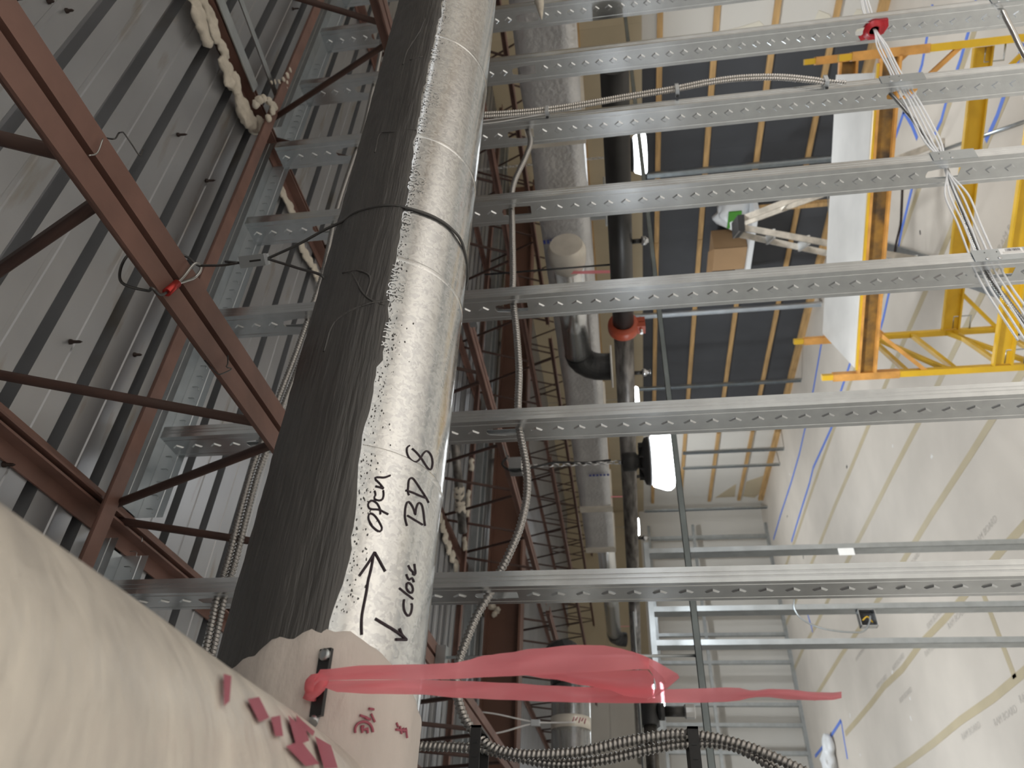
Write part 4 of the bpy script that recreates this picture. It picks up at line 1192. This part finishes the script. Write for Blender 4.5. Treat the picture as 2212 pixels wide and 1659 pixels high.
for (a, b, lab) in ((-2.6, -.2, 'added long glowing strip light on the near side left of the branch duct'), (.4, 2.8, 'added long glowing strip light on the near side facing the round duct'), (3.4, 5.8, 'added long glowing strip light on the near side by the batten wall')):
    added_strip_light(a, b, -1.5, -.15, lab, ADDED_STRIP_W)

# =================================================================== SECOND STUD PARTITION WITH ITS ELECTRICAL BOX
PV = 4.8
pt = tag(MB().box2((1.05, PV - .002, -.185), (2.30, PV + .094, -.15)).build('header_track', 'galv_dull'), 'galvanized header track on top of the short inner partition studs', 'track')
pst_ = []
for i, (y, lab) in enumerate(((1180, 'grey partition stud with a small printed tag'), (1310, 'grey partition stud carrying the open electrical box'), (1385, 'grey partition stud with the clipped thin cable'))):
    c = hit(1800, y, 1, PV)
    o = MB().box2((c.x - .018, PV, ZF), (c.x + .018, PV + .0015, -.155)).box2((c.x - .018, PV, ZF), (c.x - .0165, PV + .092, -.155)).box2((c.x - .018, PV + .0905, ZF), (c.x + .018, PV + .092, -.155)).build('partition_stud', 'galv_dull')
    tag(o, lab, 'stud', 'studs of the inner partition'); pst_.append(c.x)
tag(MB().box2((1.05, PV - .003, ZF), (2.30, PV + .095, ZF + .03)).build('sole_track', 'galv_dull'), 'galvanized sole track under the inner partition studs', 'track')
ub = pst_[1] + .0
bx = hit(1872, 1322, 1, PV)
eb = empty('electrical_box', (ub - .07, PV, bx.z - .05), 'open square metal electrical box with wires on a partition stud', 'electrical box')
x0, x1, z0, z1 = ub - .125, ub - .02, bx.z - .05, bx.z + .05
b_ = MB().box2((x0, PV + .05, z0), (x1, PV + .053, z1))
for a, b in (((x0, PV, z0), (x0 + .003, PV + .05, z1)), ((x1 - .003, PV, z0), (x1, PV + .05, z1)), ((x0, PV, z0), (x1, PV + .05, z0 + .003)), ((x0, PV, z1 - .003), (x1, PV + .05, z1))): b_.box2(a, b)
b_.build('box_shell', 'galv', eb)
MB().box2((x0 + .004, PV + .045, z0 + .004), (x1 - .004, PV + .049, z1 - .004)).build('box_inside', 'black_plastic', eb)
MB().tube(smooth([(x0 + .03, PV + .03, z0 + .02), (x0 + .06, PV + .01, z0 + .05), (x0 + .04, PV + .02, z1 - .02)], .01), .004, 6).build('loose_wire', 'yellow', eb)
wire('thin_cable', [hit(x, y, 1, PV - .01) for x, y in ((1716, 1292), (1716, 1315), (1730, 1335), (1760, 1352), (1800, 1362), (1850, 1366), (1868, 1362), (1878, 1345), (1880, 1330))], .0055, 'galv_dull', 'thin grey cable looping from the partition stud to the electrical box', 'cable', .02)
c = hit(1828, 1192, 1, PV - .004)
tag(MB().box((c.x, PV - .006, c.z), (.05, .002, .10)).box((c.x + .012, PV - .0075, c.z + .02), (.02, .001, .03)).build('hang_tag', 'white_label'), 'white printed tag on the grey partition stud', 'tag')

# studs standing along the batten wall
def lone(x1, y1, x2, y2, U, w, lab, m='galv_dull', to_floor=True):
    a = hit(x1, y1, 0, U); b = hit(x2, y2, 0, U)
    z0 = ZF if to_floor else b.z
    o = MB().box2((U - .04, b.y - w / 2, z0), (U - .002, b.y - w / 2 + .002, a.z)).box2((U - .04, b.y + w / 2 - .002, z0), (U - .002, b.y + w / 2, a.z)).box2((U - .006, b.y - w / 2, z0), (U - .002, b.y + w / 2, a.z)).build('loose_stud', m)
    return tag(o, lab, 'stud')
lone(1398, 377, 1600, 358, 7.6, .07, 'galvanized stud standing by the dark panels behind the lamp')
lone(1331, 690, 1690, 660, 7.6, .08, 'pale galvanized stud with dark holes in front of the dark panels', 'galv_bright')
lone(1372, 834, 1712, 820, 7.6, .06, 'galvanized stud standing at the end of the dark panels')
lone(1475, 976, 1680, 968, 7.55, .06, 'galvanized stud of the pair framing white wall battens, nearer the dark panels')
lone(1475, 1009, 1685, 1001, 7.55, .05, 'galvanized stud of the pair framing white wall battens, with a clipped wire')
lone(1392, 1101, 1645, 1094, 7.6, .06, 'galvanized stud near the corner of the batten wall and far wall')

# =================================================================== YELLOW SCAFFOLD
sO = Vector((3.19, 4.11, 0)); sL = Vector((.50816, -.86126, 0)); sW = Vector((.86126, .50816, 0))
sc = empty('scaffold', (3.19, 4.11, ZF), 'yellow and orange rolling scaffold with a white plywood deck', 'scaffold')
def sp(l, w, z): return sO + sL * l + sW * w + Vector((0, 0, z))
L0, L1_, Wd = -.055, 1.93, .76
zt = -1.47; zp = -1.62; zl = -2.52
Rs = Matrix((sL, sW, Vector((0, 0, 1)))).transposed()
for l in (L0, L1_):
    end = -1 if l == L0 else 1
    for w in (0, Wd):
        MB().box(sp(l, w, (ZF + .16 + zt - .42) / 2), (.042, .042, (zt - .42) - (ZF + .16)), Rs).build('post', 'yellow', sc)
        MB().box(sp(l, w, zt - .21), (.05, .05, .42), Rs).build('post_sleeve', 'orange', sc)
        MB().box(sp(l, w, zt + .03), (.036, .036, .08), Rs).build('post_tip', 'yellow', sc)
        MB().lathe(sp(l, w, ZF + .065) + sW * -.015, [(.02, 0), (.062, .003), (.065, .012), (.065, .022), (.062, .03), (.02, .033)], 18, tuple(sW)).build('caster', 'black_plastic', sc)
        MB().box(sp(l, w, ZF + .12), (.05, .05, .09), Rs).build('caster_fork', 'galv_dull', sc)
    for z in (-1.95, -2.25, -2.55, -2.85):
        MB().box(sp(l, Wd / 2, z), (.03, Wd - .04, .03), Rs).build('rung', 'yellow', sc)
    MB().bar(sp(l, .02, -2.2), sp(l, Wd - .02, -1.98), .03, .03).build('end_brace', 'yellow', sc)
    MB().bar(sp(l, .02, -2.75), sp(l, Wd - .02, -2.5), .03, .03).build('end_brace', 'yellow', sc)
for w in (0, Wd):
    rl = empty('side_rail', tuple(sp(.9, w, zp - .12)))
    rl.parent = sc; rl.location = wloc(rl) - wloc(sc)
    MB().box(sp((L0 + L1_) / 2, w, zp - .06), (L1_ - L0 - .05, .006, .10), Rs).build('rail_web', 'rail_dark', rl)
    for dz in (-.008, -.112):
        MB().box(sp((L0 + L1_) / 2, w - .016, zp + dz), (L1_ - L0 - .05, .036, .016), Rs).build('rail_flange', 'orange', rl)
    lr = empty('lower_rail', tuple(sp(.9, w, zl)))
    lr.parent = sc; lr.location = wloc(lr) - wloc(sc)
    MB().box(sp((L0 + L1_) / 2, w, zl), (L1_ - L0 - .05, .006, .11), Rs).build('rail_web', 'yellow', lr)
    for dz in (-.055, .055):
        MB().box(sp((L0 + L1_) / 2, w - .014, zl + dz), (L1_ - L0 - .05, .034, .012), Rs).build('rail_flange', 'yellow', lr)
    for l, s in ((L0, 1), (L1_, -1)):
        MB().bar(sp(l, w, zp - .45), sp(l + s * .30, w, zp - .11), .03, .025).build('corner_brace', 'orange', sc)
        MB().bar(sp(l, w, zl - .34), sp(l + s * .30, w, zl - .05), .03, .025).build('corner_brace', 'yellow', sc)
        MB().tube([sp(l, w, zl - .02) + sL * (s * .03), sp(l, w, zl - .02) + sL * (s * .12), sp(l, w, zl - .14) + sL * (s * .12), sp(l, w, zl - .14) + sL * (s * .02)], .006, 6).build('lock_pin', 'galv_dull', sc)
MB().box(sp((L0 + L1_) / 2 - .02, Wd / 2 - .01, zp + .006), (L1_ - L0 - .16, Wd - .02, .02), Rs).build('deck_board', 'ply_white', sc)
MB().box(sp((L0 + L1_) / 2, .0 - .02, zp + .004), (L1_ - L0 - .1, .02, .018), Rs).build('deck_edge', 'yellow', sc)

# =================================================================== STEPLADDER, SHELF, BOX AND BAG
lc = hit(1590, 490, 0, 5.6)
lr_, ld = Vector((.79, -.61, 0)), Vector((.61, .79, 0))
ldr = empty('stepladder', (lc.x, lc.y, ZF), 'paint-spattered pale stepladder with a black cap behind the scaffold', 'ladder')
hh = lc.z - ZF
def rail(side, dd, name):
    top = lc + lr_ * (side * .04) + ld * (dd * .15) + Vector((0, 0, -.03))
    bot = Vector((lc.x, lc.y, ZF)) + lr_ * (side * .56) + ld * (dd * .26)
    MB().bar(top, bot, .055, .028, tuple(ld)).build(name, 'ladder', ldr)
    return top, bot
fr = [rail(-1, s, 'front_rail') for s in (-1, 1)]
rr_ = [rail(1, s, 'rear_rail') for s in (-1, 1)]
for t in (.16, .33, .5, .67, .84):
    a, b = fr[0][0].lerp(fr[0][1], t), fr[1][0].lerp(fr[1][1], t)
    MB().bar(a, b, .085, .022).build('step', 'galv_bright', ldr)
for t in (.25, .55, .85):
    a, b = rr_[0][0].lerp(rr_[0][1], t), rr_[1][0].lerp(rr_[1][1], t)
    MB().bar(a, b, .03, .02).build('rear_bar', 'ladder', ldr)
for s in (0, 1):
    MB().bar(fr[s][0].lerp(fr[s][1], .5), rr_[s][0].lerp(rr_[s][1], .5), .018, .004).build('spreader', 'galv_dull', ldr)
Rl = Matrix((lr_, ld, Vector((0, 0, 1)))).transposed()
MB().box(lc + Vector((0, 0, -.02)), (.15, .36, .06), Rl).build('ladder_cap', 'black_plastic', ldr)
MB().box(lc + lr_ * -.076 + Vector((0, 0, .0)), (.004, .34, .012), Rl).build('cap_edge', 'screw', ldr)
sz = hit(1606, 560, 0, 7.5).z
sv0, sv1 = 6.15, 7.75
sh = empty('wall_shelf', (7.6, 6.6, sz - .05), 'white shelf board on posts against the dark wall panels', 'shelf')
MB().box2((7.30, sv0, sz - .06), (UW - .045, sv1, sz)).build('shelf_board', 'white_plastic', sh)
for v in (sv0 + .06, sv1 - .06):
    MB().box2((7.36, v - .03, ZF), (7.42, v + .03, sz - .06)).build('shelf_post', 'wood', sh)
cb = hit(1585, 548, 0, 7.36)
bxo = empty('cardboard_box', (7.55, cb.y, sz), 'brown open cardboard box on the white shelf', 'box')
cw_, cd_, chh = .40, .36, .42
cx, cy = 7.55, hit(1580, 556, 0, 7.4).y
for a, b in (((cx - .18, cy - .2, sz), (cx + .18, cy + .2, sz + .004)), ((cx - .18, cy - .2, sz), (cx - .176, cy + .2, sz + chh)), ((cx + .176, cy - .2, sz), (cx + .18, cy + .2, sz + chh)), ((cx - .18, cy - .2, sz), (cx + .18, cy - .196, sz + chh)), ((cx - .18, cy + .196, sz), (cx + .18, cy + .2, sz + chh))):
    MB().box2(a, b).build('box_side', 'cardboard', bxo)
MB().box((cx - .2, cy, sz + chh + .04), (.004, .4, .10), Matrix.Rotation(-.5, 3, 'Y')).build('box_flap', 'cardboard', bxo)
by = hit(1580, 470, 0, 7.5).y
bg = empty('plastic_sack', (7.6, by, sz), 'white plastic-wrapped sack with a green printed top on the shelf', 'sack')
mb = MB()
lump(mb, Vector((7.6, by, sz + .20)), .20, 1.05, 5.0)
mb.build('sack_body', 'white_plastic', bg)
MB().box((7.42, by - .03, sz + .20), (.02, .26, .16)).build('green_panel', 'green_print', bg)

# =================================================================== PIPE STUB UNDER THE DECK
pa, pb = hit(978, 900, 2, 1.0), hit(1000, 1150, 2, 1.0)
stb = empty('pipe_stub', tuple(pb), 'short open-ended steel pipe crusted with fireproofing under the deck', 'pipe')
MB().tube([pa, pb], .028, 14).build('pipe_run', 'pipe_worn', stb)
MB().tube([pb, pb + (pb - pa).normalized() * .004], .024, 14).build('pipe_mouth', 'black_plastic', stb)
mb = MB()
for t in (.62, .68, .74, .79): lump(mb, pa.lerp(pb, t), .035, .9, t * 50)
mb.build('fireproofing_crust', 'fireproof', stb)
q = pa.lerp(pb, .3)
MB().tube([q + Vector((.05, .05, .17)), q + Vector((0, 0, .02))], .006, 6).build('pipe_strap', 'clip_white', stb)

# =================================================================== ODDS AND ENDS ON THE FLOOR AND STUDS
a, b = hit(1975, 345, 2, ZF + .014), hit(2225, 258, 2, ZF + .014)
tag(MB().cyl(a, b, .014, 10).build('loose_conduit', 'galv_dull'), 'loose grey conduit lying on the floor under the scaffold', 'conduit')
a, b = hit(1885, 530, 2, ZF + .012), hit(2212, 640, 2, ZF + .012)
tag(MB().bar(a, b, .16, .022).build('floor_plank', 'galv_dull'), 'flat grey metal plank lying on the floor under the scaffold', 'plank')
wire('floor_rod', [hit(1949, 400, 2, ZF + .012), hit(1947, 450, 2, ZF + .012), hit(1945, 485, 2, ZF + .012), hit(1937, 520, 2, ZF + .025), hit(1929, 560, 2, ZF + .04)], .012, 'nail', 'dark bent rod lying on the floor against the grey plank', 'rod', .05)
p = hit(1163, -12, 1, 1.375); q = hit(1170, 42, 1, 1.362)
ft = MB().tube([p, p.lerp(q, .4), p.lerp(q, .8), q], [.020, .017, .008, .0025], 10)
tag(ft.build('foam_tongue', 'fireproof'), 'off-white dried foam tongue stuck on the stud past the red grommet', 'foam')
c = hit(1790, 1652, 2, ZF + .1)
mb = MB()
for i, (du, dv, r) in enumerate(((0, 0, .22), (-.3, .1, .22), (.25, -.1, .18), (-.6, .2, .22))): lump(mb, Vector((c.x + du, c.y + dv, ZF + r * .45)), r, .5, i * 4.4)
o = mb.build('plastic_bundle', 'white_plastic')
rm = o.modifiers.new('merge', 'REMESH'); rm.mode = 'VOXEL'; rm.voxel_size = .03; rm.use_smooth_shade = True
tag(o, 'crumpled white plastic sheet bundle on the floor by the far wall', 'plastic sheet')
